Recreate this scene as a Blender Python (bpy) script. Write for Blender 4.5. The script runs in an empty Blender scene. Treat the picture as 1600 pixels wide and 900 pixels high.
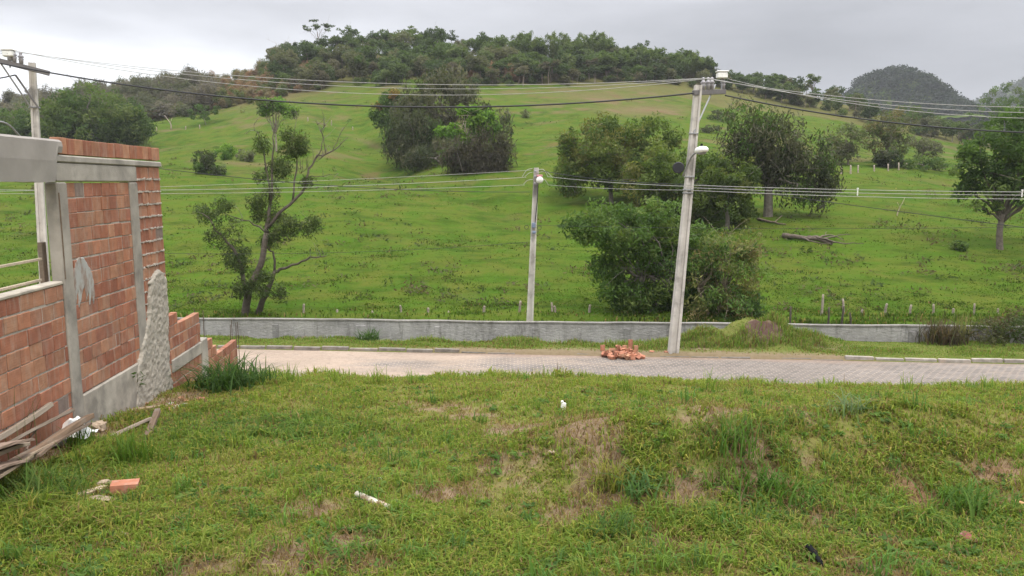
import bpy, math, random
import numpy as np
from mathutils import Vector, Matrix

# ------------------------------------------------------------------ camera, light, exposure
CZ = 6.0                                    # eye height above the datum
FPX = 1200.0                                # focal length for a 1600 px wide frame
PITCH = math.radians(7.83)
SUN_EL, SUN_AZ = math.radians(62), math.radians(150)   # azimuth clockwise from +Y
scene = bpy.context.scene
col = scene.collection
cam_d = bpy.data.cameras.new("camera")
cam_d.sensor_width = 36.0
cam_d.lens = 36.0 * FPX / 1600.0
cam_d.clip_start = 0.05
cam_d.clip_end = 12000
cam = bpy.data.objects.new("camera", cam_d)
cam.location = (0, 0, CZ)
cam.rotation_euler = (math.pi / 2 - PITCH, 0, 0)
col.objects.link(cam)
scene.camera = cam

scene.view_settings.view_transform = 'Standard'
scene.view_settings.look = 'None'
scene.view_settings.exposure = 0.64
scene.view_settings.gamma = 1.0
scene.view_settings.use_curve_mapping = False
scene.cycles.max_bounces = 6
scene.cycles.diffuse_bounces = 3
scene.cycles.glossy_bounces = 2
scene.cycles.transmission_bounces = 4
scene.cycles.transparent_max_bounces = 8
scene.cycles.volume_bounces = 0
scene.cycles.use_denoising = True

def pdir(u, v):
    a, b = (u - 800.0) / FPX, (450.0 - v) / FPX
    cp, sp = math.cos(PITCH), math.sin(PITCH)
    return np.array([a, cp + b * sp, -sp + b * cp])

def at(u, v, Y):
    """world point seen at pixel (u,v) of the 1600x900 photo, at distance Y ahead"""
    d = pdir(u, v)
    return d * (Y / d[1]) + np.array([0, 0, CZ])

def elev(v):
    """tangent of the elevation of pixel row v"""
    return np.tan(-PITCH + np.arctan((450.0 - np.asarray(v, float)) / FPX))

# world: overcast sky
world = bpy.data.worlds.new("World")
scene.world = world
world.use_nodes = True
nt = world.node_tree
N = nt.nodes
for n in list(N): N.remove(n)
Lk = nt.links.new
def node(t, **kw):
    n = N.new(t)
    for k, v_ in kw.items(): setattr(n, k, v_)
    return n
def wmath(op, a, b=None, c=None, clamp=False):
    n = node('ShaderNodeMath', operation=op, use_clamp=clamp)
    for i, x in enumerate((a, b, c)):
        if x is None: continue
        if isinstance(x, (int, float)): n.inputs[i].default_value = x
        else: Lk(x, n.inputs[i])
    return n.outputs[0]
tc = node('ShaderNodeTexCoord')
sep = node('ShaderNodeSeparateXYZ'); Lk(tc.outputs['Generated'], sep.inputs[0])
sz = wmath('MAXIMUM', sep.outputs['Z'], 0.0)
# cloud deck: stretched noise in direction space
mp = node('ShaderNodeMapping'); Lk(tc.outputs['Generated'], mp.inputs['Vector'])
mp.inputs['Scale'].default_value = (2.2, 2.2, 9.0); mp.inputs['Location'].default_value = (0.7, 0.3, 0.0)
nz = node('ShaderNodeTexNoise'); Lk(mp.outputs[0], nz.inputs['Vector'])
nz.inputs['Scale'].default_value = 1.0; nz.inputs['Detail'].default_value = 6.0; nz.inputs['Roughness'].default_value = 0.5
mr = node('ShaderNodeMapRange'); Lk(nz.outputs['Fac'], mr.inputs['Value'])
mr.inputs['From Min'].default_value = 0.3; mr.inputs['From Max'].default_value = 0.7
mr.inputs['To Min'].default_value = 0.60; mr.inputs['To Max'].default_value = 1.24
cloud = mr.outputs['Result']
# brighter gap in the deck low on the left, darker bank on the right
def blob(u, v, sx, sy):
    d = pdir(u, v); d = d / np.linalg.norm(d) + np.array([.05, .05, .025])
    sub = node('ShaderNodeVectorMath', operation='SUBTRACT'); Lk(tc.outputs['Generated'], sub.inputs[0]); sub.inputs[1].default_value = tuple(d)
    wrp = node('ShaderNodeTexNoise'); Lk(mp.outputs[0], wrp.inputs['Vector']); wrp.inputs['Scale'].default_value = 2.3; wrp.inputs['Detail'].default_value = 4
    wsc = node('ShaderNodeVectorMath', operation='MULTIPLY_ADD'); Lk(wrp.outputs['Color'], wsc.inputs[0])
    wsc.inputs[1].default_value = (0.10, 0.10, 0.05); Lk(sub.outputs[0], wsc.inputs[2])
    scl = node('ShaderNodeVectorMath', operation='MULTIPLY'); Lk(wsc.outputs[0], scl.inputs[0]); scl.inputs[1].default_value = (1 / sx, 1 / sx, 1 / sy)
    ln = node('ShaderNodeVectorMath', operation='LENGTH'); Lk(scl.outputs[0], ln.inputs[0])
    g = wmath('POWER', 2.718, wmath('MULTIPLY', wmath('POWER', ln.outputs['Value'], 2.0), -1.0))
    return g
gap = blob(60, 115, 0.34, 0.045)
bank = blob(1500, 60, 0.55, 0.13)
bank2 = blob(250, 0, 0.5, 0.05)
lum = wmath('MULTIPLY_ADD', wmath('POWER', sz, 1.3), 3.2, 0.262)              # overcast: zenith about three times the horizon
lum = wmath('MULTIPLY', lum, cloud)
lum = wmath('MULTIPLY', lum, wmath('MULTIPLY_ADD', bank, -0.46, 1.0))
lum = wmath('MULTIPLY', lum, wmath('MULTIPLY_ADD', bank2, -0.34, 1.0))
lum = wmath('MULTIPLY_ADD', gap, 0.48, lum)
tint = node('ShaderNodeMix', data_type='RGBA'); Lk(gap, tint.inputs['Factor'])
tint.inputs['A'].default_value = (0.94, 0.95, 1.0, 1); tint.inputs['B'].default_value = (0.97, 0.985, 1.0, 1)
cm = node('ShaderNodeVectorMath', operation='SCALE'); Lk(tint.outputs['Result'], cm.inputs[0]); Lk(lum, cm.inputs['Scale'])
bg_cloud = node('ShaderNodeBackground'); Lk(cm.outputs[0], bg_cloud.inputs['Color']); bg_cloud.inputs['Strength'].default_value = 1.0
sky = node('ShaderNodeTexSky', sky_type='NISHITA', sun_disc=False, sun_elevation=SUN_EL, sun_rotation=SUN_AZ)
bg_sky = node('ShaderNodeBackground'); Lk(sky.outputs[0], bg_sky.inputs['Color']); bg_sky.inputs['Strength'].default_value = 0.08
mixw = node('ShaderNodeMixShader'); mixw.inputs[0].default_value = 0.92
Lk(bg_sky.outputs[0], mixw.inputs[1]); Lk(bg_cloud.outputs[0], mixw.inputs[2])
wo = node('ShaderNodeOutputWorld'); Lk(mixw.outputs[0], wo.inputs['Surface'])

sun_d = bpy.data.lights.new("sun", 'SUN'); sun_d.energy = 1.5; sun_d.angle = math.radians(11); sun_d.color = (1.0, 0.95, 0.86)
sun = bpy.data.objects.new("sun", sun_d)
sv = Vector((math.sin(SUN_AZ) * math.cos(SUN_EL), math.cos(SUN_AZ) * math.cos(SUN_EL), math.sin(SUN_EL)))
sun.rotation_euler = sv.to_track_quat('Z', 'Y').to_euler(); sun.location = (0, -20, 40)
col.objects.link(sun)

# ------------------------------------------------------------------ helpers
R = np.random.default_rng(11)
random.seed(5)

def smooth(a, b, x):
    t = np.clip((np.asarray(x, float) - a) / (b - a), 0, 1)
    return t * t * (3 - 2 * t)

def _hash(ix, iy, s):
    h = np.sin(ix * 127.1 + iy * 311.7 + s * 74.7) * 43758.5453
    return h - np.floor(h)
def vnoise(x, y, s=0):
    ix, iy = np.floor(x), np.floor(y); fx, fy = x - ix, y - iy
    fx, fy = fx * fx * (3 - 2 * fx), fy * fy * (3 - 2 * fy)
    a, b = _hash(ix, iy, s), _hash(ix + 1, iy, s); c, d = _hash(ix, iy + 1, s), _hash(ix + 1, iy + 1, s)
    return (a * (1 - fx) + b * fx) * (1 - fy) + (c * (1 - fx) + d * fx) * fy
def fbm(x, y, s=0, o=4):
    x, y = np.asarray(x, float), np.asarray(y, float)
    t, amp, f, w = 0, 0.5, 1.0, 0
    for i in range(o):
        t = t + amp * vnoise(x * f, y * f, s + i * 3.1); w += amp; amp *= 0.5; f *= 2.03
    return t / w

class MB:
    """collects vertices and polygons (any mix of triangles and quads) for ONE mesh object"""
    def __init__(self): self.v, self.q, self.t, self.c, self.n = [], [], [], [], 0
    def add(self, verts, quads=None, tris=None, c=None):
        verts = np.asarray(verts, np.float32).reshape(-1, 3)
        if quads is not None and len(quads): self.q.append(np.asarray(quads, np.int64).reshape(-1, 4) + self.n)
        if tris is not None and len(tris): self.t.append(np.asarray(tris, np.int64).reshape(-1, 3) + self.n)
        if c is None: c = (1, 1, 1)
        c = np.asarray(c, np.float32)
        if c.ndim == 1: c = np.tile(c[:3], (len(verts), 1))
        self.v.append(verts); self.c.append(c[:, :3]); self.n += len(verts)
        return self
    def build(self, name, mat=None, parent=None, smooth_=False, loc=None):
        me = bpy.data.meshes.new(name)
        v = np.concatenate(self.v) if self.v else np.zeros((0, 3), np.float32)
        c = np.concatenate(self.c) if self.c else np.zeros((0, 3), np.float32)
        if loc is not None: v = v - np.asarray(loc, np.float32)
        q = np.concatenate(self.q) if self.q else np.zeros((0, 4), np.int64)
        t = np.concatenate(self.t) if self.t else np.zeros((0, 3), np.int64)
        me.vertices.add(len(v)); me.vertices.foreach_set('co', v.ravel())
        nl = q.size + t.size
        me.loops.add(nl); me.loops.foreach_set('vertex_index', np.concatenate([q.ravel(), t.ravel()]).astype(np.int32))
        npoly = len(q) + len(t)
        me.polygons.add(npoly)
        tot = np.concatenate([np.full(len(q), 4), np.full(len(t), 3)]).astype(np.int32)
        st = np.concatenate([[0], np.cumsum(tot)[:-1]]).astype(np.int32) if npoly else tot
        me.polygons.foreach_set('loop_start', st); me.polygons.foreach_set('loop_total', tot)
        me.polygons.foreach_set('use_smooth', np.full(npoly, bool(smooth_)))
        me.update(calc_edges=True)
        at_ = me.attributes.new('Col', 'FLOAT_COLOR', 'POINT')
        at_.data.foreach_set('color', np.concatenate([c, np.ones((len(c), 1), np.float32)], 1).ravel())
        if mat: me.materials.append(mat)
        o = bpy.data.objects.new(name, me); col.objects.link(o)
        if parent is not None: o.parent = parent
        if loc is not None: o.location = tuple(loc)
        return o

def tag(o, label=None, cat=None, group=None, kind=None):
    if label: o['label'] = label
    if cat: o['category'] = cat
    if group: o['group'] = group
    if kind: o['kind'] = kind
    return o
def empty(name, loc, label=None, cat=None, group=None):
    o = bpy.data.objects.new(name, None); col.objects.link(o); o.location = tuple(float(x) for x in loc)
    o.empty_display_size = 0.3
    return tag(o, label, cat, group)
def part(mb, name, mat, root, sm=False):
    """a part built in world coordinates under a root that is only translated"""
    o = mb.build(name, mat, root, sm, loc=root.matrix_basis.translation if root.parent is None else None)
    o.location = (0, 0, 0)
    return o

BOXQ = np.array([[0, 3, 2, 1], [4, 5, 6, 7], [0, 1, 5, 4], [1, 2, 6, 5], [2, 3, 7, 6], [3, 0, 4, 7]])
def box_pts(c, s, M=None):
    x, y, z = np.asarray(s, float) / 2
    p = np.array([[-x, -y, -z], [x, -y, -z], [x, y, -z], [-x, y, -z], [-x, -y, z], [x, -y, z], [x, y, z], [-x, y, z]])
    if M is not None: p = p @ np.asarray(M).T
    return p + np.asarray(c, float)
def box(mb, c, s, M=None, colr=None): return mb.add(box_pts(c, s, M), BOXQ, None, colr)
def chamfer_box(mb, c, s, ch, M=None, colr=None):
    """box whose vertical edges and top and bottom are chamfered"""
    hx, hy, hz = np.asarray(s, float) / 2
    def ring(hx, hy, z, k): return [[-hx + k, -hy, z], [hx - k, -hy, z], [hx, -hy + k, z], [hx, hy - k, z], [hx - k, hy, z], [-hx + k, hy, z], [-hx, hy - k, z], [-hx, -hy + k, z]]
    p = np.array(ring(hx - ch, hy - ch, -hz, ch) + ring(hx, hy, -hz + ch, ch) + ring(hx, hy, hz - ch, ch) + ring(hx - ch, hy - ch, hz, ch))
    q = [[a * 8 + i, a * 8 + (i + 1) % 8, a * 8 + 8 + (i + 1) % 8, a * 8 + 8 + i] for a in range(3) for i in range(8)]
    q += [[24, 25, 26, 27], [24, 27, 28, 31], [31, 28, 29, 30], [3, 2, 1, 0], [7, 4, 3, 0], [6, 5, 4, 7]]
    if M is not None: p = p @ np.asarray(M).T
    return mb.add(p + np.asarray(c, float), q, None, colr)

def tube(mb, pts, rad, sides=6, colr=None, cap=True):
    P = np.asarray(pts, float); n = len(P)
    rad = np.full(n, rad, float) if np.isscalar(rad) else np.asarray(rad, float)
    T = np.gradient(P, axis=0); T /= np.linalg.norm(T, axis=1, keepdims=True) + 1e-9
    ref = np.array([0, 0, 1.0]) if abs(T[0][2]) < 0.9 else np.array([1.0, 0, 0])
    u = np.cross(T[0], ref); u /= np.linalg.norm(u); ang = np.arange(sides) * 2 * math.pi / sides
    V = []
    for i in range(n):
        u = u - T[i] * np.dot(u, T[i]); u /= np.linalg.norm(u) + 1e-9
        w = np.cross(T[i], u)
        V.append(P[i] + rad[i] * (np.cos(ang)[:, None] * u + np.sin(ang)[:, None] * w))
    V = np.concatenate(V)
    i = np.arange(n - 1)[:, None] * sides; k = np.arange(sides)[None, :]; k2 = (k + 1) % sides
    Q = np.stack([i + k, i + k2, i + sides + k2, i + sides + k], -1).reshape(-1, 4)
    tris = []
    if cap:
        V = np.concatenate([V, P[:1], P[-1:]]); a, b = n * sides, n * sides + 1
        tris = [[a, (j + 1) % sides, j] for j in range(sides)] + [[b, (n - 1) * sides + j, (n - 1) * sides + (j + 1) % sides] for j in range(sides)]
    return mb.add(V, Q, tris, colr)

def curve_pts(ctrl, n=12, jit=0.0, rng=None):
    """smooth (Catmull-Rom) polyline through the control points"""
    C = np.asarray(ctrl, float)
    if len(C) == 2: C = np.stack([C[0], (C[0] + C[1]) / 2, C[1]])
    E = np.concatenate([[2 * C[0] - C[1]], C, [2 * C[-1] - C[-2]]])
    out = []
    seg = len(C) - 1
    for t in np.linspace(0, seg, n):
        i = min(int(t), seg - 1); f = t - i; a, b, c, d = E[i], E[i + 1], E[i + 2], E[i + 3]
        out.append(0.5 * (2 * b + (c - a) * f + (2 * a - 5 * b + 4 * c - d) * f * f + (3 * b - a - 3 * c + d) * f ** 3))
    out = np.array(out)
    if jit and rng is not None: out[1:-1] += rng.normal(0, jit, out[1:-1].shape)
    return out

# ------------------------------------------------------------------ materials
def new_mat(name):
    m = bpy.data.materials.new(name); m.use_nodes = True
    t = m.node_tree
    for n in list(t.nodes): t.nodes.remove(n)
    return m, t
class NB:
    def __init__(s, t): s.t = t
    def n(s, ty, **kw):
        x = s.t.nodes.new(ty)
        for k, v in kw.items(): setattr(x, k, v)
        return x
    def l(s, a, b): s.t.links.new(a, b)
    def attr(s): return s.n('ShaderNodeAttribute', attribute_name='Col').outputs['Color']
    def coord(s, scale=(1, 1, 1), which='Object'):
        tc = s.n('ShaderNodeTexCoord'); m = s.n('ShaderNodeMapping'); s.l(tc.outputs[which], m.inputs['Vector']); m.inputs['Scale'].default_value = scale
        return m.outputs[0]
    def noise(s, vec, scale, detail=4, rough=0.55, out='Fac'):
        x = s.n('ShaderNodeTexNoise'); s.l(vec, x.inputs['Vector']); x.inputs['Scale'].default_value = scale; x.inputs['Detail'].default_value = detail; x.inputs['Roughness'].default_value = rough
        return x.outputs[out]
    def ramp(s, fac, stops):
        r = s.n('ShaderNodeValToRGB'); s.l(fac, r.inputs[0]); e = r.color_ramp.elements
        while len(e) < len(stops): e.new(0.5)
        for el, (p, c) in zip(e, stops):
            el.position = p; el.color = (c, c, c, 1) if isinstance(c, (int, float)) else (*c, 1)
        return r.outputs['Color']
    def mix(s, fac, a, b, mode='MIX'):
        m = s.n('ShaderNodeMix', data_type='RGBA', blend_type=mode)
        for key, x in (('Factor', fac), ('A', a), ('B', b)):
            if isinstance(x, (int, float)):
                m.inputs[key].default_value = x if key == 'Factor' else (x, x, x, 1)
            elif isinstance(x, tuple): m.inputs[key].default_value = (*x, 1)
            else: s.l(x, m.inputs[key])
        return m.outputs['Result']
    def bump(s, h, strength=0.3, dist=0.01, nrm=None):
        b = s.n('ShaderNodeBump'); s.l(h, b.inputs['Height']); b.inputs['Strength'].default_value = strength; b.inputs['Distance'].default_value = dist
        if nrm is not None: s.l(nrm, b.inputs['Normal'])
        return b.outputs[0]
    def out(s, sh):
        o = s.n('ShaderNodeOutputMaterial'); s.l(sh, o.inputs['Surface'])
    def bsdf(s, color, rough=0.85, spec=0.3, nrm=None, metal=0.0):
        p = s.n('ShaderNodeBsdfPrincipled')
        if isinstance(color, tuple): p.inputs['Base Color'].default_value = (*color, 1)
        else: s.l(color, p.inputs['Base Color'])
        if isinstance(rough, (int, float)): p.inputs['Roughness'].default_value = rough
        else: s.l(rough, p.inputs['Roughness'])
        p.inputs['Specular IOR Level'].default_value = spec; p.inputs['Metallic'].default_value = metal
        if nrm is not None: s.l(nrm, p.inputs['Normal'])
        return p.outputs[0]

def leaf_mat(name, trans=0.35, spec=0.12, rough=0.6):
    m, t = new_mat(name); b = NB(t)
    c = b.attr()
    p = b.bsdf(c, rough, spec)
    tr = b.n('ShaderNodeBsdfTranslucent'); b.l(b.mix(1.0, c, (1.15, 1.25, 0.7), 'MULTIPLY'), tr.inputs['Color'])
    ms = b.n('ShaderNodeMixShader'); ms.inputs[0].default_value = trans; b.l(p, ms.inputs[1]); b.l(tr.outputs[0], ms.inputs[2])
    b.out(ms.outputs[0]); return m
M_leaf = leaf_mat('leaf', 0.48)
M_grass = leaf_mat('grass_blade', 0.48, 0.06, 0.7)

def simple_noise_mat(name, c1, c2, scale, rough=0.9, bump=0.3, bd=0.01, spec=0.2, use_col=False, c3=None, scale2=0.4):
    m, t = new_mat(name); b = NB(t); v = b.coord()
    f = b.ramp(b.noise(v, scale, 6, 0.6), [(0.3, 0.0), (0.7, 1.0)])
    c = b.mix(f, c1, c2)
    if c3 is not None: c = b.mix(b.ramp(b.noise(v, scale2, 5, 0.6), [(0.5, 0.0), (0.66, 1.0)]), c, c3)
    if use_col: c = b.mix(1.0, c, b.attr(), 'MULTIPLY')
    b.out(b.bsdf(c, rough, spec, b.bump(b.noise(v, scale * 4, 6, 0.65), bump, bd))); return m

M_bark = simple_noise_mat('bark', (0.10, 0.085, 0.07), (0.21, 0.185, 0.16), 5, bump=0.6, bd=0.03, use_col=True)
M_concrete = simple_noise_mat('concrete', (0.21, 0.19, 0.163), (0.345, 0.315, 0.272), 3.0, bump=0.6, bd=0.008, c3=(0.17, 0.155, 0.135), scale2=2.2, use_col=True)
M_render = simple_noise_mat('cement_render', (0.215, 0.195, 0.172), (0.275, 0.252, 0.225), 2.4, bump=0.35, bd=0.005, c3=(0.31, 0.285, 0.25), scale2=1.3)
M_rough = simple_noise_mat('rough_plaster', (0.25, 0.22, 0.178), (0.35, 0.312, 0.255), 9, bump=0.7, bd=0.012, c3=(0.27, 0.25, 0.21), scale2=16)
M_mortar = simple_noise_mat('mortar', (0.26, 0.222, 0.185), (0.40, 0.352, 0.30), 12, bump=0.6, bd=0.006)
M_pole = simple_noise_mat('pole_concrete', (0.36, 0.332, 0.295), (0.50, 0.468, 0.42), 2.2, bump=0.25, bd=0.004, c3=(0.22, 0.205, 0.182), scale2=1.4)
M_wood = None
def wood():
    m, t = new_mat('weathered_wood'); b = NB(t); v = b.coord((1.5, 26, 26)); v2 = b.coord()
    f = b.noise(v, 1.6, 6, 0.6)
    c = b.mix(f, (0.13, 0.105, 0.08), (0.34, 0.29, 0.235)); c = b.mix(1.0, c, b.attr(), 'MULTIPLY')
    c = b.mix(b.ramp(b.noise(v2, 3.5, 4), [(0.5, 0.0), (0.7, 0.6)]), c, (0.20, 0.18, 0.15))
    b.out(b.bsdf(c, 0.9, 0.2, b.bump(f, 0.5, 0.004))); return m
M_wood = wood()
def brick():
    m, t = new_mat('clay_brick'); b = NB(t); v = b.coord()
    f = b.noise(v, 11, 5, 0.6)
    c = b.mix(1.0, b.attr(), b.ramp(f, [(0.25, 0.72), (0.75, 1.15)]), 'MULTIPLY')
    stain = b.ramp(b.noise(b.coord((6, 6, 1.6)), 2.3, 5, 0.65), [(0.49, 0.0), (0.76, 0.62)])
    c = b.mix(stain, c, (0.31, 0.245, 0.19))
    c = b.mix(b.ramp(b.noise(b.coord((1.2, 1.2, 0.8)), 1.9, 5, 0.6), [(0.52, 0.0), (0.78, 0.55)]), c, (0.17, 0.105, 0.08))
    sx = b.n('ShaderNodeSeparateXYZ'); b.l(v, sx.inputs[0]); wv = b.n('ShaderNodeMath', operation='MULTIPLY'); b.l(sx.outputs['Z'], wv.inputs[0]); wv.inputs[1].default_value = 285.0
    sn = b.n('ShaderNodeMath', operation='SINE'); b.l(wv.outputs[0], sn.inputs[0])
    b.out(b.bsdf(c, 0.92, 0.12, b.bump(b.noise(v, 38, 5, 0.65), 0.6, 0.006, b.bump(sn.outputs[0], 0.10, 0.002)))); return m
M_brick = brick()
def plain(name, c, rough=0.5, spec=0.4, metal=0.0):
    m, t = new_mat(name); b = NB(t)
    f = b.noise(b.coord(), 14, 4)
    b.out(b.bsdf(b.mix(b.ramp(f, [(0.3, 0.0), (0.7, 1.0)]), tuple(x * 0.82 for x in c), c), rough, spec, None, metal)); return m
M_cable = plain('black_cable', (0.018, 0.018, 0.020), 0.6)
M_wire = plain('aluminium_wire', (0.30, 0.295, 0.265), 0.45, 0.5, 0.15)
M_steel = plain('galvanised_steel', (0.30, 0.30, 0.30), 0.5, 0.5, 0.6)
M_iron = plain('rusty_iron', (0.085, 0.06, 0.045), 0.85, 0.2)
M_porc = plain('grey_porcelain', (0.30, 0.285, 0.29), 0.3, 0.5)
M_box = plain('white_plastic', (0.78, 0.77, 0.72), 0.45)
M_pvc = plain('dirty_pvc', (0.74, 0.66, 0.52), 0.45)
M_darkplastic = plain('dark_plastic', (0.012, 0.013, 0.013), 0.95, 0.05)
M_crossarm = plain('weathered_crossarm', (0.15, 0.14, 0.135), 0.85, 0.2)
M_bluebox = plain('blue_grey_plastic', (0.16, 0.20, 0.27), 0.5)
M_red = plain('red_reflector', (0.45, 0.20, 0.20), 0.5)

# ------------------------------------------------------------------ terrain functions (absolute z; X right, Y ahead)
SK = 0.087                                   # the street runs slightly askew
_Y = np.array([30, 36, 45, 55, 70, 82, 100, 115, 140, 175, 190, 232, 238], float)
_V = np.array([520, 500, 440, 388, 335, 300, 262, 235, 195, 150, 132, 85, 84], float)
_yd = np.linspace(30, 238, 700); _vd = np.interp(_yd, _Y, _V)
_k = np.exp(-0.5 * (np.arange(-30, 31) / 12.0) ** 2); _k /= _k.sum()
_vd = np.convolve(np.pad(_vd, 30, mode='reflect', reflect_type='odd'), _k, 'valid')
_US = np.array([-600, 0, 100, 250, 330, 400, 480, 560, 700, 800, 930, 1000, 1070, 1130, 1200, 1300, 1400, 1500, 1600, 2200], float)
_VS = np.array([200, 183, 165, 148, 136, 120, 98, 86, 84, 88, 92, 104, 118, 135, 146, 162, 185, 212, 228, 250], float)

def zfield(X, Y):
    X, Y = np.asarray(X, float), np.asarray(Y, float)
    Yc = np.clip(Y, 1, None)
    u = 800 + FPX * X / Yc * 1.0
    v = np.interp(Y, _yd, _vd)
    vs = np.interp(u, _US, _VS)
    k = (300 - vs) / (300 - 84)
    v = np.where(v < 300, 300 - (300 - v) * k, v)
    z = elev(v) * Y
    zn = elev(500) * 36
    z = np.where(Y < 36, zn, z)
    # behind the crest the hill falls away to the plain
    w = smooth(236, 520, Y)
    zc = elev(vs) * 236
    z = np.where(Y > 236, (zc + (Y - 236) * 0.02) * (1 - w) + (-4.0) * w, z)
    # soft lumps, a gully left of the middle, small cattle terraces
    amp = smooth(36, 80, Y) * (1 - 0.7 * smooth(236, 300, Y))
    z = z + amp * ((fbm(X / 24, Y / 24, 3, 3) - 0.5) * 3.2 + (fbm(X / 6, Y / 6, 9, 3) - 0.5) * 0.7 + (fbm(X / 2.0, Y / 2.0, 19, 3) - 0.5) * 0.16)
    gx = -17 - (Y - 105) * 0.30
    z = z - 2.0 * np.exp(-((X - gx) / 5.5) ** 2) * smooth(88, 108, Y) * (1 - smooth(150, 185, Y))
    z = z + 0.02 * np.sin(z * 4.2 + 3 * fbm(X / 9, Y / 9, 4, 2)) * smooth(45, 90, Y) * (1 - smooth(190, 240, Y))
    z = z + (fbm(X / 1.3, Y / 1.3, 21, 2) - 0.5) * 0.10
    return z + CZ

_yy = np.concatenate([np.arange(30.5, 120, 0.25), np.arange(120, 300, 0.6)])
def hits(u, v):
    """first point of the pasture seen at pixels u, v (arrays); NaN where the ray passes over it"""
    u, v = np.atleast_1d(np.asarray(u, float)), np.atleast_1d(np.asarray(v, float))
    out = np.full((len(u), 3), np.nan)
    cp, sp = math.cos(PITCH), math.sin(PITCH)
    for s in range(0, len(u), 2000):
        a, b = (u[s:s + 2000] - 800) / FPX, (450 - v[s:s + 2000]) / FPX
        dy, dz = cp + b * sp, -sp + b * cp
        Xr = a[:, None] / dy[:, None] * _yy; Zr = dz[:, None] / dy[:, None] * _yy + CZ
        below = Zr <= zfield(Xr, np.broadcast_to(_yy, Xr.shape))
        i = below.argmax(1); ok = below.any(1); j = np.arange(len(i))
        r = np.stack([Xr[j, i], _yy[i], Zr[j, i]], 1); r[~ok] = np.nan
        out[s:s + 2000] = r
    return out
def hit(u, v):
    p = hits([u], [v])[0]
    if np.isnan(p[0]):
        for dv in range(2, 80, 2):
            p = hits([u], [v + dv])[0]
            if not np.isnan(p[0]): break
    p[2] = zfield(p[0], p[1])
    return p

LOT_MOUNDS = []                              # (x, y, rx, ry, h)
def zlot(X, Y):
    X, Y = np.asarray(X, float), np.asarray(Y, float)
    z = np.interp(Y, [-30, 4, 9, 10.5, 11.5, 12.4, 13.2, 19.8, 21, 60], [-2.2, -2.22, -2.6, -2.80, -3.02, -3.27, -3.58, -5.86, -5.93, -5.93])
    fade = 1 - smooth(13.5, 16, Y)
    z = z - 0.17 * smooth(0.8, 6, X) * smooth(8, 12, Y) * fade
    for (mx, my, rx, ry, h) in LOT_MOUNDS:
        z = z + h * np.exp(-((X - mx) / rx) ** 2 - ((Y - my) / ry) ** 2)
    z = z + ((fbm(X / 1.1, Y / 1.1, 31, 4) - 0.5) * 0.11 + (fbm(X / 0.22, Y / 0.22, 37, 3) - 0.5) * 0.035) * fade
    return z + CZ
LOT_MOUNDS += [(1.45, 6.1, 1.0, 0.70, 0.52), (2.9, 6.3, 0.9, 0.7, 0.34), (4.5, 6.4, 1.3, 0.75, 0.46), (0.3, 6.3, 0.6, 0.5, 0.18)]
_yl = np.arange(2.5, 14.5, 0.02)
def lot(u, v):
    d = pdir(u, v); P = d[None, :] * (_yl / d[1])[:, None]; z = P[:, 2] + CZ
    b = z <= zlot(P[:, 0], P[:, 1]); i = int(b.argmax()) if b.any() else len(_yl) - 1
    return np.array([P[i, 0], P[i, 1], float(zlot(P[i, 0], P[i, 1]))])

ROAD_Z = CZ - 5.76
def zverge(X, r):
    z = np.interp(r, [25.36, 25.44, 25.56, 26.2, 29.4, 30.2], [-5.80, -5.74, -5.65, -5.68, -6.20, -6.5])
    z = z + 0.30 * smooth(6, 14, X) * smooth(26, 29, r)
    z = z + (fbm(X / 1.7, r / 1.7, 51, 3) - 0.5) * 0.16 * smooth(25.7, 26.4, r)
    # spoil heap against the wall
    z = z + (0.78 * np.exp(-((X - 8.9) / 0.95) ** 4 - ((r - 28.1) / 1.0) ** 2) + 0.45 * np.exp(-((X - 8.0) / 1.6) ** 2 - ((r - 28.1) / 1.1) ** 2) + 0.35 * np.exp(-((X - 10.6) / 1.3) ** 2 - ((r - 28.2) / 0.9) ** 2) + 0.3 * np.exp(-((X - 7.0) / 0.9) ** 2 - ((r - 27.9) / 0.9) ** 2)) * (0.55 + 0.95 * fbm(X / 0.7, r / 0.7, 58, 4))
    return z + CZ
def ydep(X, r): return r - SK * X
def vhit(u, v):
    """point of the verge seen at pixel (u,v)"""
    d = pdir(u, v); yy = np.arange(25.0, 31, 0.02); P = d[None, :] * (yy / d[1])[:, None]; r = P[:, 1] + SK * P[:, 0]
    b = (P[:, 2] + CZ) <= zverge(P[:, 0], r); i = int(b.argmax()) if b.any() else 200
    return np.array([P[i, 0], P[i, 1], float(zverge(P[i, 0], r[i]))])

def vpt(u, r):
    """verge point under pixel column u at street distance r"""
    a = (u - 800.0) / FPX; Y = r / (1 + SK * a); X = a * Y * 1.008; return np.array([X, Y, float(zverge(X, r))])

def grid_mesh(mb, X, Y, Z, c=None):
    n, m = X.shape
    V = np.stack([X, Y, Z], -1).reshape(-1, 3)
    i = np.arange(n - 1)[:, None] * m; k = np.arange(m - 1)[None, :]
    Q = np.stack([i + k, i + k + 1, i + m + k + 1, i + m + k], -1).reshape(-1, 4)
    return mb.add(V, Q, None, None if c is None else c.reshape(-1, 3))

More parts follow.
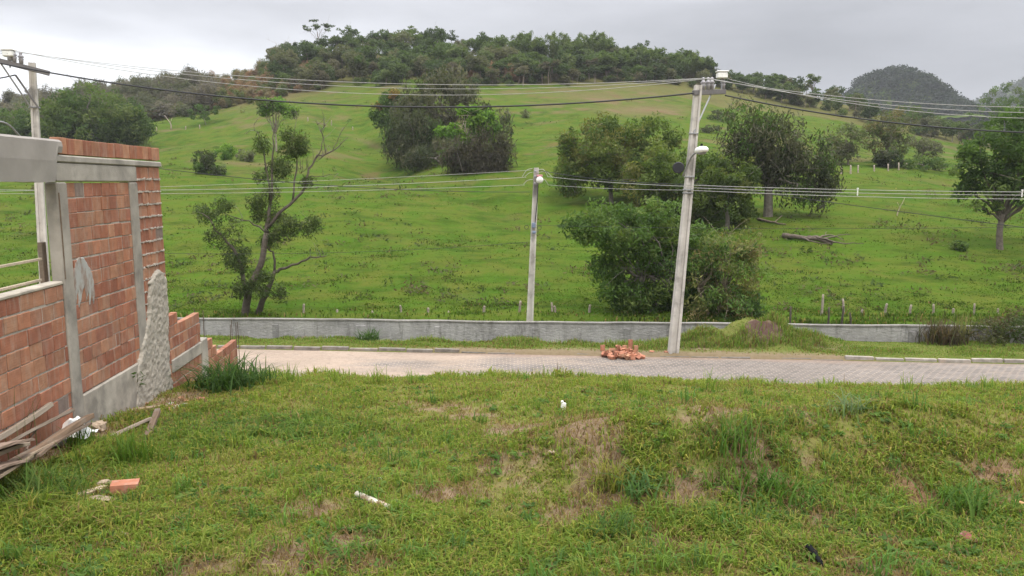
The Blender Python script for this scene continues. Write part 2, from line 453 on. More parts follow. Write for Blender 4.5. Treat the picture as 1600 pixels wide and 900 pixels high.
# ------------------------------------------------------------------ ground materials
def ground_mat(name, greens, soil, s1, s2, bumpd=0.03, bs=0.8, streak=None):
    """grass colour patches; attribute Col.r = how bare or dry the ground is, Col.g = red earth"""
    m, t = new_mat(name); b = NB(t); v = b.coord()
    f1 = b.ramp(b.noise(v, s1, 6, 0.6), [(0.35, 0.0), (0.65, 1.0)])
    f2 = b.ramp(b.noise(v, s2, 5, 0.62), [(0.38, 0.0), (0.66, 1.0)])
    c = b.mix(f1, greens[0], greens[1]); c = b.mix(f2, c, greens[2])
    sp = b.ramp(b.noise(v, s2 * 6, 5, 0.7), [(0.60, 0.0), (0.70, 0.75)])
    c = b.mix(sp, c, greens[3])
    if streak:
        st = b.noise(b.coord(streak), 1.0, 9, 0.72); c = b.mix(b.ramp(st, [(0.50, 0.0), (0.66, 0.8)]), c, greens[4])
        c = b.mix(b.ramp(b.noise(v, 1.1, 8, 0.75), [(0.55, 0.0), (0.68, 0.65)]), c, greens[4]); c = b.mix(b.ramp(b.noise(v, 0.16, 7, 0.7), [(0.58, 0.0), (0.74, 0.6)]), c, (0.085, 0.072, 0.026)); c = b.mix(b.ramp(st, [(0.30, 0.55), (0.44, 0.0)]), c, greens[5])
    a = b.n('ShaderNodeSeparateColor'); b.l(b.attr(), a.inputs[0])
    sc = b.mix(b.ramp(b.noise(v, s2 * 3, 6, 0.65), [(0.3, 0.0), (0.7, 1.0)]), soil[0], soil[1])
    c = b.mix(a.outputs['Red'], c, sc); c = b.mix(a.outputs['Green'], c, soil[2])
    h = b.noise(v, s2 * 8, 8, 0.7)
    b.out(b.bsdf(c, 0.95, 0.02, b.bump(h, bs, bumpd))); return m
M_pasture = ground_mat('pasture_grass', [(0.037, 0.080, 0.007), (0.054, 0.097, 0.009), (0.076, 0.090, 0.014), (0.036, 0.046, 0.010), (0.022, 0.044, 0.004), (0.088, 0.096, 0.018)],
                       [(0.115, 0.075, 0.045), (0.125, 0.10, 0.048), (0.12, 0.07, 0.042)], 0.05, 0.42, 0.12, 0.9, (0.22, 0.40, 0.10))
M_lot = ground_mat('lot_soil_and_grass', [(0.105, 0.120, 0.028), (0.13, 0.138, 0.034), (0.14, 0.12, 0.042), (0.11, 0.082, 0.042)],
                   [(0.115, 0.076, 0.045), (0.235, 0.172, 0.112), (0.18, 0.085, 0.045)], 0.6, 3.2, 0.02, 0.8)
M_verge = ground_mat('verge_grass', [(0.075, 0.105, 0.022), (0.10, 0.125, 0.026), (0.12, 0.12, 0.035), (0.11, 0.075, 0.04)],
                     [(0.145, 0.10, 0.07), (0.20, 0.145, 0.10), (0.070, 0.043, 0.035)], 0.5, 2.2, 0.03, 0.8)

# base sheet to the horizon
mb = MB(); e = 2600.0
mb.add([[-e, -e, CZ - 8.0], [e, -e, CZ - 8.0], [e, e, CZ - 8.0], [-e, e, CZ - 8.0]], [[0, 1, 2, 3]])
tag(mb.build('ground', M_pasture), 'flat ground stretching to the horizon', 'ground', kind='structure')

# pasture hill
rr = np.concatenate([np.linspace(29.45, 60, 120), np.linspace(60.5, 130, 150), np.linspace(131, 260, 150), np.geomspace(264, 3500, 40)])
aa = np.concatenate([np.linspace(-2.4, -0.86, 40), np.linspace(-0.84, 0.84, 330), np.linspace(0.86, 2.4, 40)])
RR, AA = np.meshgrid(rr, aa, indexing='ij'); XX = AA * RR; YY = RR - SK * XX
ZZ = zfield(XX, YY)
uu = 800 + FPX * XX / YY; vv = 450 - FPX * np.tan(np.arctan((ZZ - CZ) / YY) + PITCH)
dry = (0.35 + 0.65 * smooth(0.38, 0.58, fbm(XX / 16, YY / 16, 77, 4))) * (np.exp(-((uu - 350) / 130) ** 2 - ((vv - 122) / 42) ** 2)) * 2.2
dry = dry + 0.55 * smooth(0.62, 0.74, fbm(XX / 7, YY / 4, 78, 4)) * smooth(80, 130, YY)
dry = dry + 0.8 * np.exp(-((uu - 1000) / 70) ** 2 - ((vv - 172) / 9) ** 2) + 0.6 * np.exp(-((uu - 930) / 90) ** 2 - ((vv - 150) / 10) ** 2)
dry = np.clip(dry, 0, 0.9)
for (ua, va, ub_, vb_) in ((495, 186, 560, 214), (560, 214, 615, 240), (440, 176, 495, 186), (830, 240, 1000, 236), (300, 250, 470, 262)):
    tt = np.clip(((uu - ua) * (ub_ - ua) + (vv - va) * (vb_ - va)) / ((ub_ - ua) ** 2 + (vb_ - va) ** 2), 0, 1); dd_ = np.hypot((uu - ua - tt * (ub_ - ua)) * .5, vv - va - tt * (vb_ - va)); dry = np.maximum(dry, 0.6 * np.exp(-(dd_ / 4.0) ** 2) * smooth(.35, .6, fbm(XX / 3, YY / 3, 80, 3)))
dry = np.where(YY > 196, np.maximum(dry, 0.5), dry)
red = 0.5 * smooth(0.70, 0.80, fbm(XX / 5, YY / 3, 79, 4)) * smooth(60, 110, YY)
mb = MB(); grid_mesh(mb, XX, YY, ZZ, np.stack([dry, red, dry * 0], -1))
tag(mb.build('pasture_hill', M_pasture, smooth_=True), 'green grazing hillside rising behind the low concrete wall', 'hill', kind='structure')

# the empty lot (fine sheet) with its bare patches
PATCH = []                                   # x, y, rx, ry, bare, red
def patch(u, v, ru, rv, bare=1.0, redd=0.0):
    p = lot(u, v); q = lot(u, v - rv); PATCH.append((p[0], p[1], ru * p[1] / FPX, max(0.08, abs(q[1] - p[1])), bare, redd))
for a_ in [(430, 860, 62, 20, 1.25), (520, 884, 75, 17, 1.25), (565, 846, 60, 11, 1.1), (300, 890, 60, 14, .7), (560, 895, 60, 8, .8),
           (1080, 762, 75, 40, .95), (930, 790, 60, 36, .9), (1010, 830, 90, 24, .6), (960, 735, 40, 14, .9), (1120, 745, 60, 20, .8),
           (1430, 775, 46, 34, 1.15, .6), (1400, 740, 45, 8, .8), (1570, 745, 50, 26, .9, .3), (1570, 790, 40, 18, .6), (1210, 745, 30, 26, .8, .3), (1050, 790, 120, 45, .8), (1470, 800, 90, 30, .6, .2), (1180, 820, 70, 25, .5),
           (900, 662, 110, 11, .55), (790, 672, 60, 9, .7), (660, 638, 90, 9, .6), (780, 700, 80, 12, .5), (520, 795, 80, 12, .45), (690, 772, 60, 12, .55),
           (270, 628, 50, 12, .95), (200, 640, 60, 16, .8), (300, 620, 40, 8, .9), (180, 700, 50, 14, .5), (20, 700, 110, 40, 1), (90, 668, 70, 28, 1), (150, 680, 60, 14, .8), (588, 793, 34, 12, .8), (150, 776, 50, 10, .7), (196, 774, 22, 7, .8),
           (1150, 640, 120, 8, .5), (1250, 655, 90, 8, .5), (1380, 625, 80, 8, .5), (340, 800, 50, 10, .4), (250, 865, 60, 10, .5), (760, 650, 100, 8, .5)]:
    patch(*a_)
def bare(X, Y):
    n = fbm(X / 0.35, Y / 0.35, 91, 4); B = 0; G = 0
    for (px_, py_, rx, ry, w, rd) in PATCH:
        g = np.exp(-((X - px_) / rx) ** 2 - ((Y - py_) / ry) ** 2)
        B = np.maximum(B, w * g); G = np.maximum(G, rd * g)
    m = smooth(0.22, 0.68, B + (n - 0.5) * 1.3 + (fbm(X / 0.09, Y / 0.09, 95, 3) - 0.5) * 0.8)
    return m * smooth(0.03, 0.25, B + 0.05), G * m
gx = np.concatenate([np.linspace(-60, -12.5, 30), np.arange(-12, 12, 0.07), np.linspace(12.5, 60, 30)])
gy = np.concatenate([np.linspace(-20, 2.6, 12), np.arange(2.7, 14, 0.06), np.linspace(14.2, 21.2, 40)])
GX, GY = np.meshgrid(gx, gy, indexing='xy')
GYs = np.where(GY > 13, GY - SK * GX * smooth(13, 20, GY), GY)
B_, G_ = bare(GX, GY)
B_ = np.where(GY > 13.5, 0.6, B_)
mb = MB(); grid_mesh(mb, GX, GYs, zlot(GX, GY), np.stack([B_, G_, G_ * 0], -1))
tag(mb.build('lot_ground', M_lot, smooth_=True), 'grassy building lot with bare earth patches in front of the street', 'ground', kind='structure')

# cobbled street
def road_mat():
    m, t = new_mat('cobbled_street'); b = NB(t); v = b.coord()
    dn = b.n('ShaderNodeVectorMath', operation='MULTIPLY_ADD'); b.l(b.noise(v, 2.2, 3, 0.5, 'Color'), dn.inputs[0]); dn.inputs[1].default_value = (0.10, 0.10, 0.0); b.l(v, dn.inputs[2])
    br = b.n('ShaderNodeTexBrick'); b.l(dn.outputs[0], br.inputs['Vector']); br.inputs['Scale'].default_value = 1.0
    br.inputs['Brick Width'].default_value = 0.24; br.inputs['Row Height'].default_value = 0.15; br.inputs['Mortar Size'].default_value = 0.024; br.inputs['Mortar Smooth'].default_value = 0.6
    br.inputs['Color1'].default_value = (0.104, 0.095, 0.087, 1); br.inputs['Color2'].default_value = (0.172, 0.153, 0.135, 1); br.inputs['Mortar'].default_value = (0.27, 0.215, 0.168, 1)
    sand_n = b.noise(b.coord((0.35, 1, 1)), 0.9, 6, 0.6)
    a = b.n('ShaderNodeSeparateColor'); b.l(b.attr(), a.inputs[0])
    sm = b.n('ShaderNodeMath', operation='ADD'); b.l(sand_n, sm.inputs[0]); b.l(a.outputs['Red'], sm.inputs[1])
    sand = b.ramp(sm.outputs[0], [(0.56, 0.0), (0.80, 0.93)])
    fine = b.ramp(b.noise(v, 7, 6, 0.7), [(0.3, 0.0), (0.7, 1.0)])
    sc = b.mix(fine, (0.26, 0.192, 0.138), (0.345, 0.272, 0.208))
    c = b.mix(sand, br.outputs['Color'], sc)
    big = b.ramp(b.noise(b.coord((0.5, 1, 1)), 0.45, 5, 0.65), [(0.3, 0.72), (0.7, 1.12)]); c = b.mix(1.0, c, big, 'MULTIPLY'); c = b.mix(b.ramp(b.noise(v, 3.1, 6, 0.7), [(0.56, 0.0), (0.70, 0.5)]), c, (0.13, 0.105, 0.085))
    edge = b.mix(a.outputs['Green'], c, b.mix(fine, (0.14, 0.10, 0.075), (0.24, 0.175, 0.13)))
    inv = b.n('ShaderNodeMath', operation='SUBTRACT'); inv.inputs[0].default_value = 1.0; b.l(br.outputs['Fac'], inv.inputs[1])
    b.out(b.bsdf(edge, 0.85, 0.25, b.bump(b.noise(v, 9, 6, 0.65), 0.5, 0.02, b.bump(inv.outputs[0], 0.6, 0.018)))); return m
M_road = road_mat()
rx = np.concatenate([np.linspace(-150, -26, 30), np.linspace(-25, 32, 140), np.linspace(33, 150, 30)]); rq = np.linspace(20.0, 25.44, 42)
RX, RQ = np.meshgrid(rx, rq, indexing='xy')
sandb = 0.27 * smooth(3, -9, RX) + 0.16 * smooth(23.7, 25.3, RQ) * smooth(6, -3, RX) + 0.14 * smooth(22.3, 20.6, RQ) + 0.06
sandb = sandb - 0.12 * smooth(3, 9, RX) * np.exp(-((RQ - 23.0) / 1.3) ** 2)
sandb = sandb - 0.10 * (np.exp(-((RQ - 21.9 - .25 * np.sin(RX * .2)) / .28) ** 2) + np.exp(-((RQ - 23.5 - .25 * np.sin(RX * .2)) / .28) ** 2))
litter = smooth(24.9, 25.35, RQ + 0.5 * (fbm(RX / 1.1, RQ / 0.5, 66, 3) - 0.5)) * smooth(-6, -1, RX) * (1 - 0.6 * smooth(11, 13, RX))
mb = MB(); grid_mesh(mb, RX, ydep(RX, RQ), ROAD_Z + 0.03 * np.sin((RQ - 20) / 5.44 * math.pi) + 0 * RX, np.stack([sandb, np.clip(litter, 0, 1), 0 * sandb], -1))
tag(mb.build('road', M_road, smooth_=True), 'sandy cobblestone street crossing behind the lot', 'road', kind='structure')

# kerb stones on the far side, whitewashed; broken and buried in the middle
mb = MB(); x = -60.0
M_kerb = simple_noise_mat('whitewashed_kerb', (0.17, 0.15, 0.125), (0.33, 0.30, 0.26), 5, bump=0.5, bd=0.01, c3=(0.30, 0.24, 0.19), scale2=3.0, use_col=True)
while x < 80:
    L_ = 0.95 * R.uniform(0.9, 1.1); mid = x + L_ / 2
    buried = -2.2 < mid < 10.6
    h = (0.035 if buried else 0.125) + R.uniform(-0.03, 0.02); tilt = R.normal(0, 0.012)
    cs, sn = math.cos(-math.atan(SK) + R.normal(0, 0.01)), math.sin(-math.atan(SK))
    Mz = np.array([[cs, -sn, 0], [sn, cs, 0], [tilt, 0, 1]])
    g = R.uniform(0.8, 1.1) * (0.55 if buried else (0.72 if mid < 0 else 1.0))
    chamfer_box(mb, (mid, ydep(mid, 25.50 + R.normal(0, 0.012)), ROAD_Z - 0.1 + (h + 0.1) / 2), (L_ - R.uniform(0.02, 0.09), 0.13, h + 0.1), 0.016, Mz, (g, g, g))
    x += L_
tag(mb.build('kerb', M_kerb), 'whitewashed kerb stones along the far side of the street', 'kerb', kind='structure')

vx = np.concatenate([np.linspace(-150, -30, 25), np.linspace(-28, 40, 420), np.linspace(41, 150, 25)]); vr = np.concatenate([[25.36, 25.40, 25.44, 25.48, 25.52], np.linspace(25.57, 29.6, 52), [30.2]])
VX, VR = np.meshgrid(vx, vr, indexing='xy'); VZ = zverge(VX, VR)
vb = smooth(26.3, 25.7, VR) * 0.8 * smooth(-5, -1, VX) * (1 - smooth(10.5, 12, VX))
vb = np.maximum(vb, 0.75 * smooth(0.55, 0.68, fbm(VX / 1.3, VR / 0.8, 63, 4)) * smooth(-3, 1, VX) * (1 - smooth(10, 13, VX)))
hp = np.exp(-((VX - 8.85) / 0.85) ** 2 - ((VR - 27.4) / 0.7) ** 2)
vb = np.maximum(vb, 0.9 * smooth(0.35, 0.7, hp + (fbm(VX / 0.4, VR / 0.4, 64, 3) - 0.5) * 0.7)); vg = 0.95 * smooth(0.45, 0.75, hp + (fbm(VX / 0.3, VR / 0.3, 65, 3) - 0.5) * 0.6)
mb = MB(); grid_mesh(mb, VX, ydep(VX, VR), VZ, np.stack([vb, vg, 0 * vb], -1))
tag(mb.build('verge', M_verge, smooth_=True), 'grass verge with a spoil heap between kerb and low wall', 'verge', kind='structure')

# ------------------------------------------------------------------ brick wall under construction (left)
W0 = at(225, 630, 8.9); WA = math.atan((700 - 800) / FPX)
WD = np.array([math.sin(WA), math.cos(WA), 0]); WN = np.array([math.cos(WA), -math.sin(WA), 0])
def wp(u, v, o=0.0):
    """pixel on the wall face (or a plane o in front of it) -> (s along the wall, z)"""
    d = pdir(u, v); O = np.array([0, 0, CZ]) - WN * o; t = np.dot(W0 - O, WN) / np.dot(d, WN); p = O + d * t
    return float(np.dot(p - W0, WD)), float(p[2])
def W3(s, z, o=0.0):
    s, z, o = np.broadcast_arrays(np.asarray(s, float), np.asarray(z, float), np.asarray(o, float))
    return W0 * np.array([1, 1, 0]) + s[..., None] * WD + o[..., None] * WN + z[..., None] * np.array([0, 0, 1.0])
WM = np.stack([WD, WN, np.array([0, 0, 1.0])], 1)          # local (s, out, z) -> world
def wbox(mb, s0, s1, z0, z1, o0, o1, ch=0.006, c=None):
    p = W3((s0 + s1) / 2, (z0 + z1) / 2, (o0 + o1) / 2)
    return chamfer_box(mb, p, (s1 - s0, o1 - o0, z1 - z0), min(ch, (s1 - s0) * .4, (z1 - z0) * .4, abs(o1 - o0) * .4), WM, c)
BRICKC = [(0.285, 0.118, 0.070), (0.31, 0.138, 0.080), (0.25, 0.100, 0.062), (0.33, 0.165, 0.098), (0.27, 0.112, 0.070), (0.30, 0.145, 0.088)]
def bcol():
    c = np.array(BRICKC[int(R.integers(len(BRICKC)))]) * R.uniform(0.86, 1.1)
    r = R.random()
    if r < 0.010: c = np.array([0.17, 0.13, 0.11])
    elif r < 0.07: c = c * 0.78 + np.array([0.07, 0.045, 0.03])
    return c
TH = 0.095
def brickwork(mbr, mmo, s0, s1, z0, z1, top=None, L=0.205, H=0.15, phase=0.0, zref=None):
    """running bond of hollow clay bricks with raked mortar behind the faces"""
    if zref is None: zref = z1
    n = int(math.ceil((z1 - z0) / H)) + 1
    for k in range(n):
        zt = zref - k * H; zb = zt - H
        if zt <= z0 + 0.01 or zb >= z1 - 0.01: continue
        zb2, zt2 = max(zb + 0.011, z0), min(zt, z1)
        if zt2 - zb2 < 0.02: continue
        off = (phase + (0.5 if k % 2 else 0) + R.normal(0, 0.06)) * L; s = s0 - off % L
        while s < s1:
            l_ = L * (R.choice([1, 1, 1, 1, 0.5, 0.75]) if R.random() < .5 else 1)
            a, b_ = max(s, s0), min(s + l_ - R.uniform(0.004, 0.014), s1)
            if b_ - a > 0.025:
                o = max(-0.0045, R.normal(0, 0.0025) - (0.004 if R.random() < .06 else 0)); dz = R.normal(0, 0.002) + 0.005 * math.sin(s * 1.7 + k * 1.3)
                wbox(mbr, a, b_, zb2 + dz, zt2 - 0.001 + dz, -TH + 0.012, o, 0.004, bcol())
            s += l_
    wbox(mmo, s0 + 0.002, s1 - 0.002, z0 + 0.001, z1 - 0.009, -TH + 0.008, -0.007, 0.003)

wall = empty('brick_wall', W3(0, zlot(W0[0], W0[1])), 'tall unfinished red brick wall with grey concrete columns and a window opening', 'wall')
sA0, sA1 = wp(87, 300)[0], wp(103, 300)[0]; sB0, sB1 = wp(204, 330)[0], wp(216, 330)[0]; sE = wp(253, 330)[0]; sT = wp(92, 230)[0]
zTop = wp(170, 228)[1]; zB1 = wp(170, 247)[1]; zL0 = wp(150, 284)[1]; zBand = wp(235, 261)[1]
zP0 = wp(165, 595)[1]; zSill = wp(60, 455)[1]; zG = CZ - 3.1; sOff = -6.5
# columns
m = MB(); wbox(m, sA0, sA1, zG, zL0 - 0.004, -TH - 0.006, 0.016, 0.012, (0.98, 0.97, 0.95)); part(m, 'column', M_concrete, wall)
m = MB(); wbox(m, sB0, sB1, zG, zL0 - 0.004, -TH - 0.02, 0.014, 0.012, (0.9, 0.89, 0.87)); part(m, 'column', M_concrete, wall)
m = MB(); wbox(m, sA0 + 0.008, sA0 + 0.022, zSill + 0.05, zL0 - 0.10, 0.0165, 0.024, 0.002, (0.5, 0.42, 0.35)); part(m, 'formwork_strip', M_wood, wall)
# concrete band and lintel
m = MB(); wbox(m, sA0 - 0.02, sE + 0.03, zBand, zB1 - 0.004, -TH - 0.04, 0.022, 0.012); part(m, 'concrete_band', M_concrete, wall)
m = MB(); wbox(m, sA0, sB1, zL0, zBand - 0.003, -TH - 0.03, 0.012, 0.012, (1.04, 1.04, 1.03)); part(m, 'lintel', M_concrete, wall)
# top course
b_, m = MB(), MB(); brickwork(b_, m, sT, sE + 0.02, zB1, zB1 + 0.165, H=0.165, L=0.19); part(b_, 'top_brick_course', M_brick, wall)
# infill panel and the strip by the end of the wall
b_, m2 = MB(), MB(); brickwork(b_, m2, sA1 + 0.003, sB0 - 0.003, zP0, zL0 - 0.006, L=0.195); part(b_, 'brick_panel', M_brick, wall); part(m2, 'mortar_bed', M_mortar, wall)
b_, m2 = MB(), MB(); brickwork(b_, m2, sB1 + 0.003, sE, zG, zBand - 0.006, L=0.24, phase=0.3); part(b_, 'brick_pier', M_brick, wall); part(m2, 'mortar_bed', M_mortar, wall)
# squeezed mortar on the pier joints
m = MB()
for k in range(14):
    z = zBand - 0.006 - 0.15 * (k + 1) + 0.006
    for s in np.arange(sB1 + 0.02, sE - 0.03, 0.035):
        if R.random() < 0.8:
            box(m, W3(s, z + R.normal(0, 0.003), 0.004), (R.uniform(0.03, 0.05), 0.014, R.uniform(0.008, 0.022)), WM @ np.array(Matrix.Rotation(R.normal(0, 0.25), 3, 'Y')))
part(m, 'squeezed_mortar', M_mortar, wall)
# foundation strip
m = MB(); wbox(m, sA1 + 0.003, sB0 - 0.003, zG, zP0 - 0.004, -TH - 0.02, 0.02, 0.012, (1.08, 1.06, 1.02)); part(m, 'foundation_beam', M_concrete, wall)
# low part left of the column, with its pale sill
b_, m2 = MB(), MB(); brickwork(b_, m2, sOff, sA0 - 0.005, zG, zSill, phase=0.2); part(b_, 'window_wall', M_brick, wall); part(m2, 'mortar_bed', M_mortar, wall)
m = MB(); wbox(m, sOff, sA0 - 0.004, zSill + 0.002, zSill + 0.035, -TH - 0.03, 0.006, 0.008, (1.25, 1.22, 1.15)); part(m, 'window_sill', M_concrete, wall)
# smoothly rendered beam over the window
zM1, zM0 = wp(80, 218)[1], wp(40, 284)[1]
m = MB(); ns = 60
ss = np.linspace(sOff, wp(89, 225)[0], ns)
ring = []
for i, s in enumerate(ss):
    j = (fbm(s * 3, 0.3, 5, 3) - 0.5) * 0.04; jt = (fbm(s * 2, 2.3, 6, 3) - 0.5) * 0.025; jo = (fbm(s * 1.5, 5.3, 7, 3) - 0.5) * 0.02
    lo = zM0 if s < sA0 - 0.01 else zB1 + 0.012
    ring.append([W3(s, lo + j, -TH - 0.03), W3(s, lo + j, 0.04 + jo), W3(s, (lo + zM1) / 2, 0.052 + jo), W3(s, zM1 + jt - 0.02, 0.045 + jo), W3(s, zM1 + jt, 0.02), W3(s, zM1 + jt, -TH - 0.03)])
V = np.array(ring).reshape(-1, 3); k = 6
Q = [[i * k + a, i * k + (a + 1) % k, (i + 1) * k + (a + 1) % k, (i + 1) * k + a] for i in range(ns - 1) for a in range(k)]
e0 = (ns - 1) * k
m.add(V, Q + [[e0, e0 + 1, e0 + 2, e0 + 3], [e0, e0 + 3, e0 + 4, e0 + 5], [0, 5, 4, 3], [0, 3, 2, 1]]); part(m, 'rendered_beam', M_render, wall)
# boards fixed behind the opening
m = MB(); a_, z_ = wp(66, 380); wbox(m, wp(63, 400, -TH - .1)[0], wp(70, 400, -TH - .1)[0], zSill - 0.2, wp(66, 378, -TH - .1)[1], -TH - 0.12, -TH - 0.08, 0.003, (0.8, 0.72, 0.66)); part(m, 'prop_board', M_wood, wall)
for vv_ in (411, 442):
    m = MB(); z_ = wp(30, vv_, -TH - .07)[1]; wbox(m, sOff, wp(64, vv_, -TH - .07)[0], z_ - 0.012 - (0.02 if vv_ > 430 else 0), z_ + 0.012 - (0.02 if vv_ > 430 else 0), -TH - 0.08, -TH - 0.055, 0.003, (1.7, 1.65, 1.5)); part(m, 'batten', M_wood, wall)

def in_poly(px_, py_, poly):
    ins = np.zeros(px_.shape, bool); n = len(poly)
    for i in range(n):
        x1, y1 = poly[i]; x2, y2 = poly[(i + 1) % n]
        c = ((y1 > py_) != (y2 > py_)) & (px_ < (x2 - x1) * (py_ - y1) / (y2 - y1 + 1e-12) + x1)
        ins ^= c
    return ins
def poly_dist(px_, py_, poly):
    d = np.full(px_.shape, 1e9); n = len(poly)
    for i in range(n):
        x1, y1 = poly[i]; x2, y2 = poly[(i + 1) % n]; dx, dy = x2 - x1, y2 - y1
        t = np.clip(((px_ - x1) * dx + (py_ - y1) * dy) / (dx * dx + dy * dy + 1e-12), 0, 1)
        d = np.minimum(d, np.hypot(px_ - x1 - t * dx, py_ - y1 - t * dy))
    return d
def relief(poly_px, name, mat, base, rise, rough_amp, nscale, step=0.012, edge=0.03, root=None, c=(1, 1, 1), jag=0.03):
    poly = [wp(*p) for p in poly_px]
    S = np.arange(min(p[0] for p in poly) - 0.05, max(p[0] for p in poly) + 0.05, step); Zs = np.arange(min(p[1] for p in poly) - 0.05, max(p[1] for p in poly) + 0.05, step)
    A, B = np.meshgrid(S, Zs, indexing='xy')
    A2 = A + (fbm(A * 14, B * 14, 2, 3) - 0.5) * jag; B2 = B + (fbm(A * 14, B * 14, 8, 3) - 0.5) * jag
    ins = in_poly(A2, B2, poly); d = np.where(ins, poly_dist(A2, B2, poly), 0)
    o = base + rise * smooth(0, edge, d) + (fbm(A * nscale, B * nscale, 4, 4) - 0.5) * rough_amp * smooth(0, edge, d)
    o = np.where(ins, o, -0.012)
    n, k = A.shape; idx = np.arange(n * k).reshape(n, k)
    keep = ins[:-1, :-1] | ins[1:, :-1] | ins[:-1, 1:] | ins[1:, 1:]
    Q = np.stack([idx[:-1, :-1], idx[:-1, 1:], idx[1:, 1:], idx[1:, :-1]], -1)[keep]
    used = np.unique(Q); mp_ = np.full(n * k, -1); mp_[used] = np.arange(len(used))
    mb = MB(); mb.add(W3(A, B, o).reshape(-1, 3)[used], mp_[Q], None, c); return part(mb, name, mat, root, True)
relief([(247, 421), (240, 428), (231, 441), (230, 498), (224, 521), (216, 560), (211, 582), (211, 640), (240, 640), (268, 625), (267, 600), (262, 569), (260, 491), (259, 466), (256, 432)],
       'plaster_patch', M_rough, 0.024, 0.012, 0.028, 24, root=wall, jag=0.075)
def splash():
    m, t = new_mat('cement_splash'); b = NB(t); v = b.coord((1, 1, .45))
    c = b.mix(b.ramp(b.noise(v, 9, 6, .7), [(.46, 0.0), (.60, 1.0)]), (0.30, 0.295, 0.27), (0.20, 0.135, 0.10)); c = b.mix(b.ramp(b.noise(v, 3, 5, .6), [(.4, 0.0), (.7, .5)]), c, (.35, .34, .32))
    b.out(b.bsdf(c, .9, .1, b.bump(b.noise(v, 30, 5), .4, .004))); return m
M_splash = splash()
relief([(117, 412), (122, 402), (131, 403), (140, 418), (146, 440), (148, 462), (146, 476), (143, 455), (140, 478), (138, 455), (135, 470), (132, 445), (129, 452), (126, 470), (123, 482), (121, 452), (118, 484), (115, 480), (114, 450), (111, 462), (111, 440)],
       'paint_splash', M_splash, 0.0045, 0.002, 0.0, 10, step=0.006, edge=0.01, root=wall, jag=0.03)

# low stepped boundary wall beyond it
def wz(u, v): return wp(u, v)[1]
def ws(u, v=530): return wp(u, v)[0]
sL0 = sE + 0.012; sL1, sL2, sL3 = ws(315, 560), ws(324, 560), ws(371, 560)
zS1 = wz(300, 494); zK1, zK0 = wz(292, 547), wz(290, 569); zS2 = wz(362, 536)
low = empty('boundary_wall', W3(sL0, CZ - 3.0), 'low stepped red brick wall with concrete beam and iron bars at the lot edge', 'wall')
b_, m2 = MB(), MB(); brickwork(b_, m2, sL0, sL1, zK1, zS1, phase=0.1); brickwork(b_, m2, sL0, ws(278, 500), zS1 + 0.003, zS1 + 0.153); part(b_, 'brick_panel', M_brick, low); part(m2, 'mortar_bed', M_mortar, low)
m = MB(); wbox(m, sL0, sL1, zK0, zK1 - 0.004, -TH - 0.02, 0.018, 0.012, (1.05, 1.04, 1.0)); part(m, 'concrete_beam', M_concrete, low)
b_, m2 = MB(), MB(); brickwork(b_, m2, sL0, sL1, CZ - 3.9, zK0 - 0.004, phase=0.4); part(b_, 'brick_panel', M_brick, low); part(m2, 'mortar_bed', M_mortar, low)
m = MB(); wbox(m, sL1 + 0.003, sL2, CZ - 4.2, zK1 + 0.01, -TH - 0.02, 0.02, 0.012, (1.1, 1.09, 1.06)); part(m, 'column', M_concrete, low)
b_, m2 = MB(), MB(); brickwork(b_, m2, sL2 + 0.003, sL3, CZ - 4.4, zS2, phase=0.25)
brickwork(b_, m2, sL2 + 0.003, ws(339, 545), zS2 + 0.003, zS2 + 0.153); brickwork(b_, m2, sL2 + 0.003, ws(333, 545), zS2 + 0.156, zS2 + 0.306, L=0.25)
part(b_, 'brick_panel', M_brick, low); part(m2, 'mortar_bed', M_mortar, low)
def rebars(sa, sb, z0, z1):
    for s in (sa, sb):
        for o in (-0.02, -0.12):
            m = MB(); t = R.normal(0, 0.012)
            tube(m, [W3(s, z0, o), W3(s + t * .5, (z0 + z1) / 2, o), W3(s + t, z1 + R.uniform(-.05, .05), o + R.normal(0, .01))], 0.0065, 5); part(m, 'iron_bar', M_iron, low)
rebars(sL1 + 0.03, sL2 - 0.03, zK1, wz(320, 482)); rebars(sL3 + 0.05, sL3 + 0.20, CZ - 4.2, wz(372, 502))
def stirrups():
    m = MB()
    for z in np.arange(CZ - 3.4, wz(372, 512), 0.18):
        tube(m, [W3(sL3 + 0.05, z, -0.02), W3(sL3 + 0.20, z, -0.02), W3(sL3 + 0.20, z, -0.12), W3(sL3 + 0.05, z, -0.12), W3(sL3 + 0.05, z, -0.02)], 0.003, 4)
    part(m, 'stirrups', M_iron, low)

# ------------------------------------------------------------------ low concrete wall along the pasture
def conc_wall():
    m, t = new_mat('stained_render'); b = NB(t); v = b.coord()
    c = b.mix(b.ramp(b.noise(v, 0.9, 6, 0.65), [(0.32, 0.0), (0.68, 1.0)]), (0.20, 0.192, 0.183), (0.345, 0.332, 0.315))
    c = b.mix(b.ramp(b.noise(b.coord((2.2, 2.2, 0.35)), 1.5, 6, 0.7), [(0.52, 0.0), (0.70, 0.85)]), c, (0.11, 0.105, 0.095))
    c = b.mix(b.ramp(b.noise(v, 7, 6, 0.7), [(0.52, 0.0), (0.72, 0.6)]), c, (0.42, 0.41, 0.39))
    c = b.mix(1.0, c, b.attr(), 'MULTIPLY')
    b.out(b.bsdf(c, 0.93, 0.15, b.bump(b.noise(b.coord((1, 1, 2.2)), 6, 7, 0.7), 0.9, 0.05))); return m
M_cwall = conc_wall()
cw = empty('concrete_wall', (0, 29.3, CZ - 6.3), 'long low grey rendered wall separating the street verge from the pasture', 'wall')
m = MB(); xs = np.arange(-75, 75, 0.5); r0 = 29.3
top = -5.44 + 0.0055 * (xs + 12) + (fbm(xs / 3, 0 * xs, 12, 3) - 0.5) * 0.08
prof = [(-0.09, None), (-0.09, 0), (0.09, 0), (0.09, None)]
